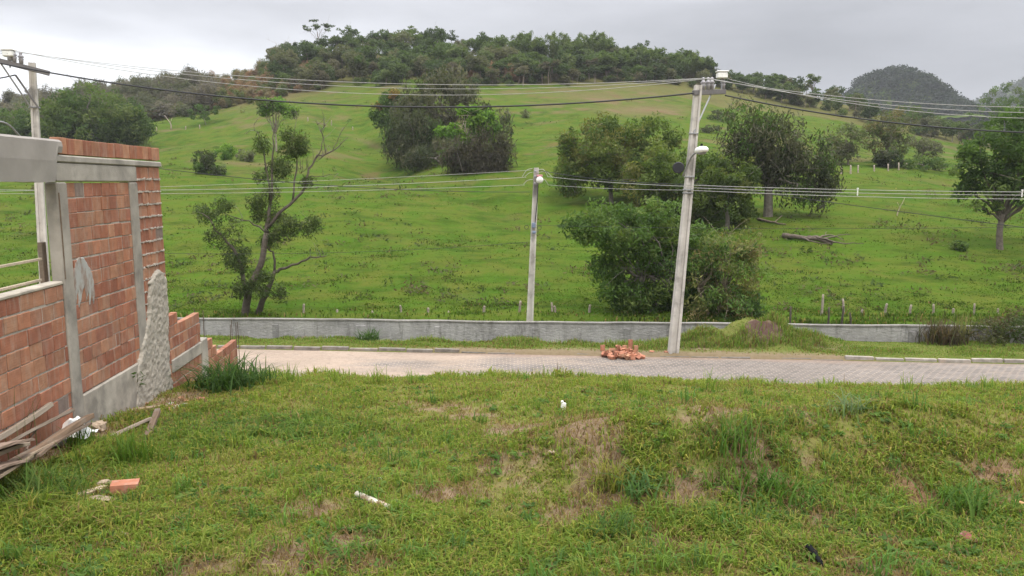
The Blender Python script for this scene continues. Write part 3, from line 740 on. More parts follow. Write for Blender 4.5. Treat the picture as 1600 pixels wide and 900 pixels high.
V = []
for x_, t_ in zip(xs, top):
    for (dr, zt) in prof: V.append([x_, ydep(x_, r0 + dr), CZ + (t_ if zt == 0 else -7.2)])
n = len(xs); Q = [[i * 4 + a, i * 4 + a + 1, i * 4 + 5 + a, i * 4 + 4 + a] for i in range(n - 1) for a in range(3)]
m.add(V, Q); part(m, 'wall_body', M_cwall, cw)
m = MB(); V = []
for x_, t_ in zip(xs, top):
    for (dr, dz) in ((-0.115, 0.004), (-0.115, 0.05), (0.115, 0.05), (0.115, 0.004)): V.append([x_, ydep(x_, r0 + dr), CZ + t_ + dz])
Q = [[i * 4 + a, i * 4 + (a + 1) % 4, i * 4 + 4 + (a + 1) % 4, i * 4 + 4 + a] for i in range(n - 1) for a in range(4)]
m.add(V, Q, None, (0.72, 0.70, 0.66)); part(m, 'coping', M_cwall, cw)
for x_ in (-16.5, -12.9, -9.4, -5.95, -2.9, 0.9, 4.4, 7.7, 11.2, 14.8, 18.6):
    t_ = float(np.interp(x_, xs, top)); m = MB(); w_ = 0.42 if abs(x_ + 5.95) < .1 else 0.24; g = R.uniform(0.72, 0.95)
    cs = math.atan(SK); Mz = np.array(Matrix.Rotation(-cs, 3, 'Z'))
    chamfer_box(m, (x_, ydep(x_, r0 - 0.095), CZ + (t_ - 7.2) / 2 - 0.09), (w_, 0.07, t_ + 7.2 - 0.18), 0.012, Mz, (g, g, g)); part(m, 'pier', M_cwall, cw)

# ------------------------------------------------------------------ utility poles
def sub(mb, name, mat, p, sm=False):
    o = mb.build(name, mat, p, sm, loc=p.parent.location); o.location = (0, 0, 0); return o
def h_shaft(mb, p0, p1, w0, w1, d0, d1, yaw=0.0, rec=0.22):
    """tapered concrete pole of H section: recessed webs front and back"""
    def ring(p, w, d):
        w, d = w / 2, d / 2; f = w * 0.42; k = d * rec * 2
        q = [(-w, -d), (-f, -d), (-f * .9, -d + k), (f * .9, -d + k), (f, -d), (w, -d), (w, d), (f, d), (f * .9, d - k), (-f * .9, d - k), (-f, d), (-w, d)]
        c, s = math.cos(yaw), math.sin(yaw)
        return [[p[0] + a * c - b * s, p[1] + a * s + b * c, p[2]] for a, b in q]
    n = 9; V = []
    for t in np.linspace(0, 1, n): V += ring(np.asarray(p0) * (1 - t) + np.asarray(p1) * t, w0 * (1 - t) + w1 * t, d0 * (1 - t) + d1 * t)
    Q = [[i * 12 + a, i * 12 + (a + 1) % 12, i * 12 + 12 + (a + 1) % 12, i * 12 + 12 + a] for i in range(n - 1) for a in range(12)]
    b = (n - 1) * 12
    Q += [[b + 0, b + 1, b + 10, b + 11], [b + 1, b + 2, b + 9, b + 10], [b + 2, b + 3, b + 8, b + 9], [b + 3, b + 4, b + 7, b + 8], [b + 4, b + 5, b + 6, b + 7]]
    mb.add(V, Q)
def lathe(mb, base, prof, axis=(0, 0, 1), sides=12, c=None):
    ax = Vector(axis).normalized(); M = np.array(ax.to_track_quat('Z', 'Y').to_matrix())
    ang = np.arange(sides) * 2 * math.pi / sides; V = []
    for r_, h in prof: V += [[r_ * math.cos(a), r_ * math.sin(a), h] for a in ang]
    V = np.array(V) @ M.T + np.asarray(base); n = len(prof)
    Q = [[i * sides + k, i * sides + (k + 1) % sides, (i + 1) * sides + (k + 1) % sides, (i + 1) * sides + k] for i in range(n - 1) for k in range(sides)]
    V = np.concatenate([V, [np.asarray(base) + np.array(ax) * prof[0][1], np.asarray(base) + np.array(ax) * prof[-1][1]]])
    T = [[n * sides, (k + 1) % sides, k] for k in range(sides)] + [[n * sides + 1, (n - 1) * sides + k, (n - 1) * sides + (k + 1) % sides] for k in range(sides)]
    mb.add(V, Q, T, c)
INS = [(0.02, 0), (0.055, 0.01), (0.06, 0.10), (0.075, 0.13), (0.045, 0.16), (0.09, 0.19), (0.05, 0.23), (0.035, 0.27), (0.05, 0.30), (0.02, 0.33)]
def bar(mb, p0, p1, w, h, c=None):
    p0, p1 = np.asarray(p0, float), np.asarray(p1, float); d = p1 - p0; L = np.linalg.norm(d); d /= L
    s = np.cross(d, [0, 0, 1.0]); s /= np.linalg.norm(s); u = np.cross(s, d)
    chamfer_box(mb, (p0 + p1) / 2, (L, w, h), min(w, h) * 0.12, np.stack([d, s, u], 1), c)
def street_lamp(root, foot, bend, head, r=0.03):
    m = MB(); tube(m, curve_pts([foot, bend, head], 14), r, 8); arm = part(m, 'lamp_arm', M_steel, root, True)
    d = np.asarray(head) - np.asarray(bend); d[2] *= 0.15; d /= np.linalg.norm(d); M = np.stack([d, np.cross([0, 0, 1.0], d) / np.linalg.norm(np.cross([0, 0, 1.0], d)), [0, 0, 1.0]], 1)
    m = MB(); c = np.asarray(head) + d * 0.22
    ringp = lambda sx, sy, z: [[sx * math.cos(a), sy * math.sin(a), z] for a in np.arange(16) * math.pi / 8]
    V = np.array(ringp(.22, .13, -.06) + ringp(.30, .17, -.02) + ringp(.30, .17, .05) + ringp(.22, .13, .11) + ringp(.07, .05, .14)) @ M.T + c
    Q = [[i * 16 + k, i * 16 + (k + 1) % 16, i * 16 + 16 + (k + 1) % 16, i * 16 + 16 + k] for i in range(4) for k in range(16)]
    V = np.concatenate([V, [c + [0, 0, .145]]]); m.add(V, Q, [[80, 64 + k, 64 + (k + 1) % 16] for k in range(16)])
    hd = sub(m, 'lamp_head', M_box, arm, True)
    m = MB(); lathe(m, c + np.array([0, 0, -.062]), [(.05, -.055), (.13, -.03), (.16, 0)], sides=14); sub(m, 'lamp_lens', M_porc, arm, True)
    m = MB(); lathe(m, c + np.array([0, 0, .145]), [(.035, 0), (.04, .05), (.02, .08)], sides=10); sub(m, 'light_sensor', M_darkplastic, arm, True)

PB = vhit(1050, 551); PT = at(1091, 133, PB[1] - 0.05)
pole = empty('utility_pole', PB, 'tall leaning concrete power pole by the brick heap, with lamp arm and offset crossarm', 'utility pole', 'concrete utility poles')
m = MB(); h_shaft(m, PB - [0, 0, 0.6], PT, 0.33, 0.22, 0.27, 0.18, 0.1); part(m, 'shaft', M_pole, pole)
CA0, CA1 = at(1083, 145, PT[1] - 0.17), at(1133, 139, PT[1] + 0.9)
CA1[2] = CA0[2] + 0.16
m = MB(); bar(m, CA0, CA1, 0.10, 0.16); part(m, 'crossarm', M_crossarm, pole)
m = MB(); tube(m, [at(1084, 207, PB[1] - 0.12), at(1118, 132, PT[1] + 0.62)], 0.026, 6); part(m, 'brace', M_steel, pole)
MT0 = []
for t, zz in ((0.30, 0.075), (0.45, 0.075), (0.57, 0.075), (0.93, 0.075)):
    b0 = CA0 * (1 - t) + CA1 * t + np.array([0, 0, zz]); m = MB(); lathe(m, b0, [(a * 1.15, h * 1.2) for a, h in INS]); part(m, 'insulator', M_porc, pole, True); MT0.append(b0 + [0, 0, 0.37])
bx = CA0 * 0.12 + CA1 * 0.88 + np.array([0, 0, 0.52])
m = MB(); chamfer_box(m, bx, (0.34, 0.24, 0.20), 0.03); chamfer_box(m, bx + [0, 0, 0.125], (0.38, 0.28, 0.04), 0.012); q = part(m, 'white_box', M_box, pole)
m = MB(); tube(m, [bx - [0, 0, .1], CA0 * 0.12 + CA1 * 0.88 + np.array([0, 0, 0.07])], 0.025, 8); part(m, 'box_stem', M_steel, pole)
for v in (206, 272, 292, 297): 
    t = (552 - v) / (552 - 133); p = PB * (1 - t) + PT * t; w = 0.33 * (1 - t) + 0.22 * t
    m = MB(); chamfer_box(m, p, (w + 0.03, 0.30 * (1 - t) + .2 * t + 0.03, 0.05), 0.008); part(m, 'steel_band', M_steel, pole)
street_lamp(pole, at(1067, 275, PB[1] - 0.15), at(1080, 246, PB[1] - 0.55), at(1090, 237, PB[1] - 0.9))
m = MB(); lathe(m, at(1060, 262, PB[1] - .1), [(.16, -.02), (.19, 0), (.16, .02)], axis=(0.2, 1, 0), sides=16); tube(m, [at(1060, 262, PB[1] - .1), at(1064, 268, PB[1] - .1)], 0.02, 6); part(m, 'cable_coil', M_cable, pole)

# small pole behind the wall
SB = np.array([0, 0, 0.0]); sp_ = at(827, 500, 33.2); SB = np.array([sp_[0], sp_[1], float(zfield(sp_[0], sp_[1]))]); ST = at(838, 262, 33.2)
SB[0] -= (ST[0] - SB[0]) * 0.02
pole2 = empty('utility_pole', SB, 'slender pale concrete pole standing just behind the low grey wall, with round white lamp', 'utility pole', 'concrete utility poles')
m = MB(); h_shaft(m, SB - [0, 0, .3], ST, 0.31, 0.21, 0.24, 0.17, 0.0); part(m, 'shaft', M_pole, pole2)
def on2(v, du=0.0, dy=-0.16):
    t = (v - 262) / (500 - 262); u = 838 + (827 - 838) * t; return at(u + du, v, 33.2 + dy)
m = MB(); c0 = on2(281, 6, -.3); lathe(m, c0, [(.05, -.02), (.13, 0), (.155, .06), (.13, .12), (.05, .15)], axis=(0.1, -1, -0.25), sides=16); lh = part(m, 'round_lamp', M_box, pole2, True)
m = MB(); chamfer_box(m, c0 + [0, .05, .17], (.26, .10, .10), 0.02); sub(m, 'lamp_hood', M_red, lh)
for i, v in enumerate((268, 276, 287)):
    m = MB(); lathe(m, on2(v, -1, -.2), [(.03, -.05), (.06, -.03), (.04, 0), (.06, .03), (.03, .05)], sides=10); part(m, 'insulator', M_porc, pole2, True)
m = MB(); chamfer_box(m, on2(352, 0, -.2), (.16, .12, .22), 0.02); part(m, 'junction_box', M_bluebox, pole2)
m = MB(); chamfer_box(m, on2(363, 1, -.2), (.15, .12, .12), 0.02); part(m, 'cable_box', M_bluebox, pole2)
m = MB(); tube(m, [on2(276, 4), on2(310, 4), on2(350, 2)], 0.02, 6); part(m, 'conduit', M_cable, pole2)
for du, v in ((-11, 355), (9, 356)):
    m = MB(); c0 = on2(v, du, -.1); tube(m, [c0 + np.array([.085 * math.cos(a), 0, .085 * math.sin(a)]) for a in np.linspace(0, 6.283, 16)], 0.012, 5); part(m, 'cable_coil', M_cable, pole2)
for (pts) in ([(-20, 276), (-13, 266), (-4, 263)], [(-16, 276), (-10, 271), (-4, 269)], [(-18, 288), (-12, 282), (-3, 280)], [(4, 266), (13, 265), (20, 276)], [(5, 270), (17, 268), (26, 276)], [(6, 281), (14, 280), (21, 289)]):
    m = MB(); tube(m, curve_pts([at(836 + a, v, 33.0) for a, v in pts], 9), 0.012, 5); part(m, 'jumper_wire', M_wire, pole2)

# left pole, behind the brick wall
LY = 27.0; LB = at(77, 556, LY); LB[2] = zverge(LB[0], LY + SK * LB[0]); LT = at(50, 98, LY)
pole3 = empty('utility_pole', LB, 'concrete power pole rising behind the brick window wall, with crossarm and two braces', 'utility pole', 'concrete utility poles')
m = MB(); h_shaft(m, LB - [0, 0, .5], LT, 0.33, 0.20, 0.27, 0.18, 0.35); part(m, 'shaft', M_pole, pole3)
LC0, LC1 = at(78, 115, LY - 0.15), at(-12, 92, LY - 1.0)
m = MB(); bar(m, LC0, LC1, 0.10, 0.16); part(m, 'crossarm', M_crossarm, pole3)
m = MB(); tube(m, [at(60, 168, LY - .15), at(24, 117, LY - .5)], 0.035, 6); part(m, 'brace', M_crossarm, pole3)
m = MB(); tube(m, [at(48, 168, LY - .15), at(2, 100, LY - .85)], 0.026, 6); part(m, 'brace', M_steel, pole3)
ML0 = []
for t in (0.50, 0.62, 0.70):
    b0 = LC0 * (1 - t) + LC1 * t + np.array([0, 0, .075]); m = MB(); lathe(m, b0, [(a * 1.15, h * 1.2) for a, h in INS]); part(m, 'insulator', M_porc, pole3, True); ML0.append(b0 + [0, 0, .37])
bx = at(14, 84, LY - .72); m = MB(); chamfer_box(m, bx, (0.34, 0.24, 0.20), 0.03); chamfer_box(m, bx + [0, 0, .125], (.38, .28, .04), 0.012); part(m, 'white_box', M_box, pole3)
m = MB(); tube(m, [bx - [0, 0, .1], bx - [0, 0, .45]], 0.025, 8); part(m, 'box_stem', M_steel, pole3)
m = MB(); chamfer_box(m, at(54, 168, LY), (.28, .25, .05), 0.008); part(m, 'steel_band', M_steel, pole3)
m = MB(); tube(m, curve_pts([at(56, 240, LY - .2), at(33, 215, LY - .8), at(12, 194, LY - 1.4), at(-12, 188, LY - 1.9)], 14), 0.03, 8); part(m, 'lamp_arm', M_steel, pole3, True)

# ------------------------------------------------------------------ wires, each span its own object
def wire(name, label, p0, p1, sag, r, mat, cat, group=None, n=40):
    p0, p1 = np.asarray(p0, float), np.asarray(p1, float); t = np.linspace(0, 1, n)[:, None]
    P = p0 * (1 - t) + p1 * t; P[:, 2] -= 4 * sag * (t * (1 - t))[:, 0]
    m = MB(); tube(m, P - p0, r, 5, cap=False)
    o = m.build(name, mat, None, True); o.location = tuple(p0); return tag(o, label, cat, group)
lab = ['uppermost', 'middle', 'lowest']
Gm = 'high voltage wires strung between the pole tops'
for i, (a, b_, s) in enumerate(((ML0[0], MT0[0], 0.55), (ML0[1], MT0[1], 0.72), (ML0[2], MT0[2], 0.95))):
    wire('power_line', f'pale bare wire between the two tall pole tops, {lab[i]} of three', a, b_, s, 0.0095, M_wire, 'power line', Gm)
RE = [at(1900, 160, 23), at(1900, 166, 23.2), at(1900, 174, 23.4)]
for i in range(3):
    wire('power_line', f'pale bare wire from the lamp pole top to the right edge, {lab[i]} of three', MT0[[0, 1, 3][i]], RE[i], 0.45 + 0.1 * i, 0.0095, M_wire, 'power line', Gm)
LE = [at(-420, 70, 24), at(-420, 78, 24), at(-420, 88, 24)]
for i in range(3):
    wire('power_line', f'short bare wire leaving the left pole crossarm at the picture edge, {lab[i]} of three', ML0[i], LE[i], 0.2, 0.0095, M_wire, 'power line', Gm)
wire('power_cable', 'thick black cable hanging below the wires between the two tall pole tops', at(-4, 98, LY - 1.0), CA0 + np.array([0, -.08, -.02]), 0.86, 0.026, M_cable, 'cable')
wire('power_cable', 'thick black cable sagging from the lamp pole top towards the right edge', CA1 + np.array([0, 0, -.12]), at(1900, 205, 23), 0.50, 0.024, M_cable, 'cable')
wire('power_cable', 'black cable looping off the left pole crossarm out of the picture', at(24, 117, LY - .5), at(-300, 90, 25), 0.5, 0.022, M_cable, 'cable')
Gl = 'low voltage wires along the wall'
wire('power_line', 'pale wire from the left edge to the small pole, upper of the pair', at(-260, 291, 30.5), at(822, 277, 33.0), 0.33, 0.011, M_wire, 'power line', Gl)
wire('power_line', 'pale wire from the left edge to the small pole, lower of the pair', at(-260, 299, 30.5), at(820, 289, 33.0), 0.22, 0.0095, M_wire, 'power line', Gl)
wire('power_line', 'thin wire rising to the tip of the small pole from the left field', at(-260, 304, 30.6), at(830, 266, 33.1), 0.15, 0.008, M_wire, 'power line', Gl)
wire('power_line', 'pale wire between the small pole and the lamp pole, upper of two', at(855, 276, 33.0), at(1070, 291, PB[1] - .2), 0.05, 0.011, M_wire, 'power line', Gl)
wire('power_line', 'pale wire between the small pole and the lamp pole, lower of two', at(857, 289, 33.0), at(1069, 297, PB[1] - .2), 0.05, 0.0095, M_wire, 'power line', Gl)
wire('telephone_cable', 'thin dark cable from the small pole top past the mango trees to the lamp pole', at(842, 266, 33.1), at(1070, 288, PB[1] + .2), 0.12, 0.012, M_cable, 'cable')
for i, (v0, v1, s) in enumerate(((289, 299, .10), (293, 303, .12), (297, 309, .14))):
    wire('power_line', f'pale low wire from the lamp pole across the right field, {lab[i]} of three', at(1072, v0, PB[1] - .2), at(1900, v1, 23.2), s, 0.0095, M_wire, 'power line', Gl)
wire('telephone_cable', 'dark cable drooping across the left field to the small pole', at(150, 250, 28.5), at(829, 300, 33.0), 0.32, 0.012, M_cable, 'cable')
wire('telephone_cable', 'dark cable slanting down the right field behind the lamp pole', at(1073, 285, PB[1] + .1), at(1900, 392, 24), 0.05, 0.011, M_cable, 'cable')
wire('telephone_cable', 'faint thin cable across the middle of the left field below the white wires', at(120, 392, 29), at(828, 378, 33.0), 0.28, 0.007, M_cable, 'cable')
wire('telephone_cable', 'faint thin cable from the small pole junction box behind the bushes', at(838, 352, 33.0), at(1850, 350, 26), 0.15, 0.007, M_cable, 'cable')
for u, v in ((1340, 300.5), (1597, 303)):
    m = MB(); c = at(u, v, 24.6); tube(m, [c + [0, 0, -.10], c + [0, 0, .10]], 0.018, 6); tube(m, [c + [0, 0, .10], c + [0, 0, .14]], 0.03, 6)
    o = m.build('wire_spacer', M_box, loc=c); tag(o, 'small white spacer clipped on the low wires over the right field' if u < 1500 else 'small white spacer on the low wires at the right edge by the forked tree', 'spacer', 'wire spacers')

# ------------------------------------------------------------------ trees
def unit(v): return v / (np.linalg.norm(v, axis=-1, keepdims=True) + 1e-9)
def cards(mb, C, out, L, W, col_, droop=0.0, upb=0.5, rng=R, along=None):
    """leaf sprays: one pointed quad each, folded along its length direction"""
    n = len(C); L = np.broadcast_to(L, n) * (0.55 + 1.0 * rng.random(n) ** 1.5); W = np.broadcast_to(W, n) * rng.uniform(0.7, 1.3, n)
    nrm = unit(rng.normal(0, 1, (n, 3)) + out * 0.7 + np.array([0, 0, upb]))
    t = rng.normal(0, 1, (n, 3)) + np.array([0, 0, -3.0 * droop])
    if along is not None: t = along * 2.2 + t * .7
    t = unit(t - nrm * (t * nrm).sum(1, keepdims=True))
    b = np.cross(nrm, t)
    p = np.stack([C - t * L[:, None] * .5, C + b * W[:, None] * .5 - t * L[:, None] * .08, C + t * L[:, None] * .5, C - b * W[:, None] * .5 - t * L[:, None] * .08], 1)
    mb.add(p.reshape(-1, 3), np.arange(n * 4).reshape(n, 4), None, np.repeat(col_, 4, 0))
def palette(pal, n, rng=R, var=0.16, dark=None):
    P = np.array(pal); c = P[rng.integers(0, len(P), n)]
    return c * rng.uniform(1 - var, 1 + var, (n, 1))
def crown(mb, ells, ncl, cr, nl, L, W, pal, droop=0.0, flat=0.75, rng=R, shell=0.55, upb=0.5, var=0.16, gap=0.0):
    """ells: list of (centre, radii) in metres. Leaves in clumps spread through the outer part of each ellipsoid. Returns clump centres"""
    vol = np.array([np.prod(r) ** (2 / 3) for _, r in ells]); vol /= vol.sum(); cs = []
    for k in rng.choice(len(ells), ncl, p=vol):
        c, r = np.asarray(ells[k][0]), np.asarray(ells[k][1])
        d = unit(rng.normal(0, 1, 3)); f = rng.uniform(shell, 1.0) ** 0.7 * (rng.uniform(1.05, 1.28) if rng.random() < .16 else 1.0)
        cc = c + d * r * f; cs.append((cc, d, k))
    pc = palette(pal, ncl, rng, var * 0.8)
    for (cc, d, k), colr in zip(cs, pc):
        rr_ = cr * (0.45 + 1.15 * rng.random() ** 1.3); n = max(4, int(nl * (rr_ / cr) ** 2 * rng.uniform(0.7, 1.2)))
        q = unit(rng.normal(0, 1, (n, 3))) * (rng.uniform(0.25, 1, (n, 1)) ** 0.6) * rr_ * np.array([1, 1, flat])
        if droop: q[:, 2] -= rng.uniform(0, 1, n) ** 2 * rr_ * 1.6 * droop
        cards(mb, cc + q, unit(q) * .7 + d * .5, L, W, np.clip(colr * rng.uniform(1 - var, 1 + var, (n, 1)), 0.005, 1), droop, upb, rng)
    return [c for c, _, _ in cs]
def limbs(mb, base, crotch, targets, r0, rng=R, c=(1, 1, 1), sides=7):
    base, crotch = np.asarray(base, float), np.asarray(crotch, float)
    mid = (base + crotch) / 2 + rng.normal(0, 0.04, 3) * np.linalg.norm(crotch - base) * [1, 1, 0]
    tube(mb, curve_pts([base - [0, 0, .3], base, mid, crotch], 10), np.interp(np.linspace(0, 1, 10), [0, .15, .3, 1], [r0 * 1.5, r0 * 1.25, r0, r0 * .75]), sides + 2, c)
    for tgt in targets:
        tgt = np.asarray(tgt); s = base + (crotch - base) * rng.uniform(0.75, 1.0); m1 = s + (tgt - s) * 0.5 + np.array([0, 0, 0.12 * np.linalg.norm(tgt - s)]) + rng.normal(0, .06, 3) * np.linalg.norm(tgt - s)
        n = 8; P = curve_pts([s, m1, tgt], n, 0.02 * np.linalg.norm(tgt - s), rng); tube(mb, P, np.linspace(r0 * .45, r0 * .07, n), sides - 2, c)
        for _ in range(2):
            i = rng.integers(3, n - 1); e_ = P[i] + rng.normal(0, .28, 3) * np.linalg.norm(tgt - s) + [0, 0, .1]; tube(mb, curve_pts([P[i], (P[i] + e_) / 2 + [0, 0, .05], e_], 5), np.linspace(r0 * .14, r0 * .03, 5), 4, c)
def tree(name, label, cat, base_px, ells_px, pal, ncl, cr, nl, L, W, tr=0.2, nlimb=10, droop=0.0, shell=0.55, crotch=None, group=None, Y=None, bark=(1, 1, 1), flat=.75, upb=.5, var=.16, depth=0.9, multi=1, baseY=None):
    if baseY is not None:
        p = at(base_px[0], base_px[1], baseY); B0 = np.array([p[0], p[1], float(zfield(p[0], p[1]))])
    else: B0 = hit(*base_px)
    Yt = B0[1]
    ells = []
    for e_ in ells_px:
        u, v, ru, rv = e_[:4]; dy = e_[4] if len(e_) > 4 else 0.0
        k = (Yt + dy) / FPX; ells.append((at(u, v, Yt + dy), np.array([ru * k, ru * k * depth, rv * k])))
    root = empty(name, B0, label, cat, group)
    m = MB(); cs = crown(m, ells, ncl, cr, nl, L, W, pal, droop, flat, R, shell, upb, var)
    part(m, 'crown', M_leaf, root)
    m = MB()
    main = np.mean([c for c, _ in ells], 0)
    for j in range(multi):
        cpt = at(crotch[0], crotch[1], Yt) if crotch else B0 + (main - B0) * 0.6
        off = np.array([0, 0, 0]) if multi == 1 else np.array([R.normal(0, .35), R.normal(0, .3), 0])
        tg = [cs[i] for i in R.choice(len(cs), min(nlimb, len(cs)), replace=False)]
        limbs(m, B0 + off * .4, cpt + off * 1.5, tg, tr, c=bark)
    part(m, 'trunk', M_bark, root, True)
    return root
MANGO = [(0.070, 0.108, 0.023), (0.095, 0.133, 0.028), (0.127, 0.158, 0.038), (0.057, 0.086, 0.020), (0.146, 0.146, 0.044)]
DARKV = [(0.050, 0.060, 0.027), (0.062, 0.070, 0.034), (0.074, 0.076, 0.042), (0.042, 0.056, 0.021)]
GREY = [(0.105, 0.10, 0.066), (0.125, 0.115, 0.078), (0.088, 0.09, 0.052)]
BRIGHT = [(0.110, 0.200, 0.028), (0.138, 0.228, 0.036), (0.083, 0.159, 0.025)]
MID = [(0.063, 0.108, 0.026), (0.084, 0.133, 0.030), (0.053, 0.089, 0.023), (0.101, 0.140, 0.038)]
BUSH = [(0.070, 0.121, 0.028), (0.095, 0.153, 0.036), (0.057, 0.099, 0.028), (0.121, 0.165, 0.044)]
YEL = [(0.165, 0.165, 0.057), (0.203, 0.165, 0.076), (0.127, 0.153, 0.044), (0.190, 0.146, 0.083)]
PALE = [(0.095, 0.121, 0.044), (0.121, 0.146, 0.057), (0.108, 0.108, 0.057)]

# mango trees in the middle right
tree('mango_tree', 'broad dark green mango tree, highest of the trees behind the lamp pole', 'tree', (955, 318), [(945, 232, 72, 48), (1015, 215, 46, 34), (905, 262, 38, 34), (985, 262, 60, 36), (905, 232, 30, 30)], MANGO, 230, 0.85, 75, 0.42, 0.17, 0.24, 14, 0.25, depth=.8)
tree('mango_tree', 'rounded mango tree whose crown the lamp pole cuts through', 'tree', (1062, 345), [(1045, 272, 72, 46), (1010, 290, 44, 42), (1085, 290, 56, 54), (1050, 312, 62, 40)], MANGO, 205, 0.75, 72, 0.38, 0.16, 0.22, 12, 0.25, depth=.8)
tree('mango_tree', 'globe shaped yellowish mango tree just right of the lamp pole', 'tree', (1136, 358), [(1140, 282, 40, 38), (1138, 318, 42, 32), (1112, 300, 26, 40)], [(0.065, .095, .02), (.085, .115, .024), (.12, .135, .034), (.05, .075, .018)], 120, 0.62, 72, 0.36, 0.15, 0.2, 10, 0.25)
hm = hit(900, 303)
rt = empty('tree_stump_trunk', hm, 'thin dark trunk leaning under the left side of the highest mango crown', 'tree'); rt.name = 'young_tree'
m = MB(); tube(m, curve_pts([hm - [0, 0, .2], at(899, 290, hm[1]), at(893, 275, hm[1])], 7), np.linspace(.2, .13, 7), 7); part(m, 'trunk', M_bark, rt, True)
m = MB(); crown(m, [(at(893, 268, hm[1]), np.array([1.6, 1.3, 1.1]))], 22, .6, 60, .4, .16, MANGO, .2); part(m, 'crown', M_leaf, rt)

# large loose bushes right behind the low wall
tree('leafy_tree', 'wide spreading bushy tree behind the low wall, left of the lamp pole', 'tree', (1002, 500), [(960, 355, 72, 36), (902, 352, 28, 24), (1020, 345, 50, 34), (1050, 395, 36, 46), (990, 405, 58, 44), (955, 430, 36, 42), (1030, 440, 40, 44), (985, 468, 46, 30)], BUSH, 300, 0.42, 62, 0.24, 0.085, 0.12, 18, 0.25, shell=.35, crotch=(1000, 430), baseY=37.5, multi=2, var=.2)
tree('leafy_tree', 'pale yellowish straggly bush with thin twigs, right of the lamp pole behind the wall', 'tree', (1115, 500), [(1135, 395, 46, 40), (1105, 430, 46, 46), (1162, 440, 34, 50), (1120, 475, 62, 28), (1168, 378, 22, 24)], YEL[:1] + YEL[2:3] + BUSH + YEL[1:2], 180, 0.42, 46, 0.25, 0.075, 0.08, 16, 0.35, shell=.3, crotch=(1118, 450), baseY=36.5, multi=3, bark=(1.4, 1.3, 1.1), var=.22)
tree('leafy_tree', 'dense low green bush at the foot of the lamp pole, behind the wall', 'tree', (1090, 500), [(1085, 455, 52, 46), (1072, 400, 34, 44), (1055, 470, 36, 30), (1095, 370, 28, 30)], BUSH, 170, 0.40, 55, 0.24, 0.08, 0.09, 8, 0.3, shell=.3, baseY=38.5, crotch=(1086, 462))

# vine hung dark trees
tree('vine_hung_tree', 'dark grey green tree draped with hanging vines, on the slope right of the mango trees', 'tree', (1200, 338), [(1205, 222, 58, 40), (1255, 250, 50, 42), (1178, 180, 36, 20), (1162, 232, 32, 42), (1245, 276, 50, 34), (1284, 274, 26, 36), (1185, 250, 36, 34)], DARKV + GREY[:1] + MID[:1], 170, 0.95, 74, 0.48, 0.13, 0.42, 14, 0.6, crotch=(1200, 280), shell=.45, bark=(1.1, 1.1, 1.05), flat=1.0, depth=.8)
tree('vine_hung_tree', 'broad dark vine hung tree, tallest and backmost of the clump on the middle hillside', 'tree', (715, 232), [(690, 168, 62, 46), (735, 166, 34, 34), (650, 190, 40, 40), (690, 122, 36, 15), (778, 186, 20, 26)], DARKV + GREY, 190, 1.3, 72, 0.75, 0.2, 0.5, 8, 0.8, depth=.7, flat=1.0)
tree('vine_hung_tree', 'drooping grey green tree on the lower left side of the hill clump', 'tree', (655, 252), [(650, 210, 40, 38), (625, 222, 24, 24), (675, 220, 26, 34)], DARKV + MID[2:3], 130, 1.05, 70, 0.65, 0.17, 0.35, 8, 0.8, flat=1.0)
tree('vine_hung_tree', 'bare brownish drooping tree on the right flank of the hill clump', 'tree', (765, 268), [(768, 225, 26, 38), (745, 245, 26, 24), (782, 245, 16, 26), (720, 240, 30, 22)], [(0.08, .072, .05), (.075, .065, .045), (.06, .06, .035)], 120, 0.9, 66, 0.6, 0.12, 0.3, 10, 0.8, flat=1.0)
tree('vine_hung_tree', 'low brown green bush tree at the front of the hill clump', 'tree', (690, 256), [(685, 235, 42, 20), (655, 245, 26, 14)], DARKV + GREY, 70, 0.9, 60, 0.55, 0.15, 0.2, 5, 0.6)
tree('flowering_tree', 'round green tree topped with orange brown blossom on the left of the hill clump', 'tree', (612, 225), [(612, 168, 27, 26), (602, 182, 20, 18)], MID, 80, 0.85, 60, 0.55, 0.22, 0.28, 6, 0.2)
fb = hit(612, 225); fo = [o for o in col.objects if o.name.startswith('flowering_tree')][0]
m = MB(); crown(m, [(at(620, 150, fb[1]), np.array([2.6, 2.2, 0.9])), (at(592, 172, fb[1] - 1), np.array([.9, .9, 1.4]))], 26, .6, 40, .4, .18, [(0.26, .15, .05), (.22, .16, .045), (.17, .15, .04)], 0.1); part(m, 'blossom', M_leaf, fo)
tree('green_tree', 'bright fresh green tree with pale trunk, in front of the dark hill clump', 'tree', (728, 264), [(728, 182, 26, 16), (755, 190, 22, 20), (700, 205, 24, 10), (758, 212, 18, 14), (722, 225, 22, 12), (705, 243, 14, 9), (745, 195, 30, 20)], BRIGHT, 88, 0.62, 46, 0.5, 0.24, 0.22, 20, 0.1, crotch=(728, 232), bark=(2.2, 2.1, 1.9), shell=.35, upb=.9, depth=.6)

# tree with forked trunk at the right edge
tree('forked_tree', 'tall tree with forked grey trunk at the right edge of the field', 'tree', (1562, 390), [(1550, 232, 52, 32), (1592, 205, 56, 34), (1515, 255, 30, 24), (1605, 262, 50, 34), (1550, 285, 44, 20), (1518, 300, 24, 14), (1605, 305, 40, 22), (1650, 240, 50, 66), (1535, 322, 22, 10), (1580, 190, 30, 22)], MID + BUSH, 200, 0.60, 54, 0.36, 0.15, 0.24, 16, 0.15, crotch=(1566, 335), bark=(.85, .8, .74), shell=.4, depth=.8)
tree('leafy_tree', 'olive green round tree on the skyline at the right edge of the picture', 'tree', (1575, 226), [(1570, 152, 34, 20), (1590, 175, 40, 26), (1545, 178, 26, 18)], MID + [(0.09, .12, .03)], 110, 1.0, 60, 0.6, 0.25, 0.3, 8, 0.1)

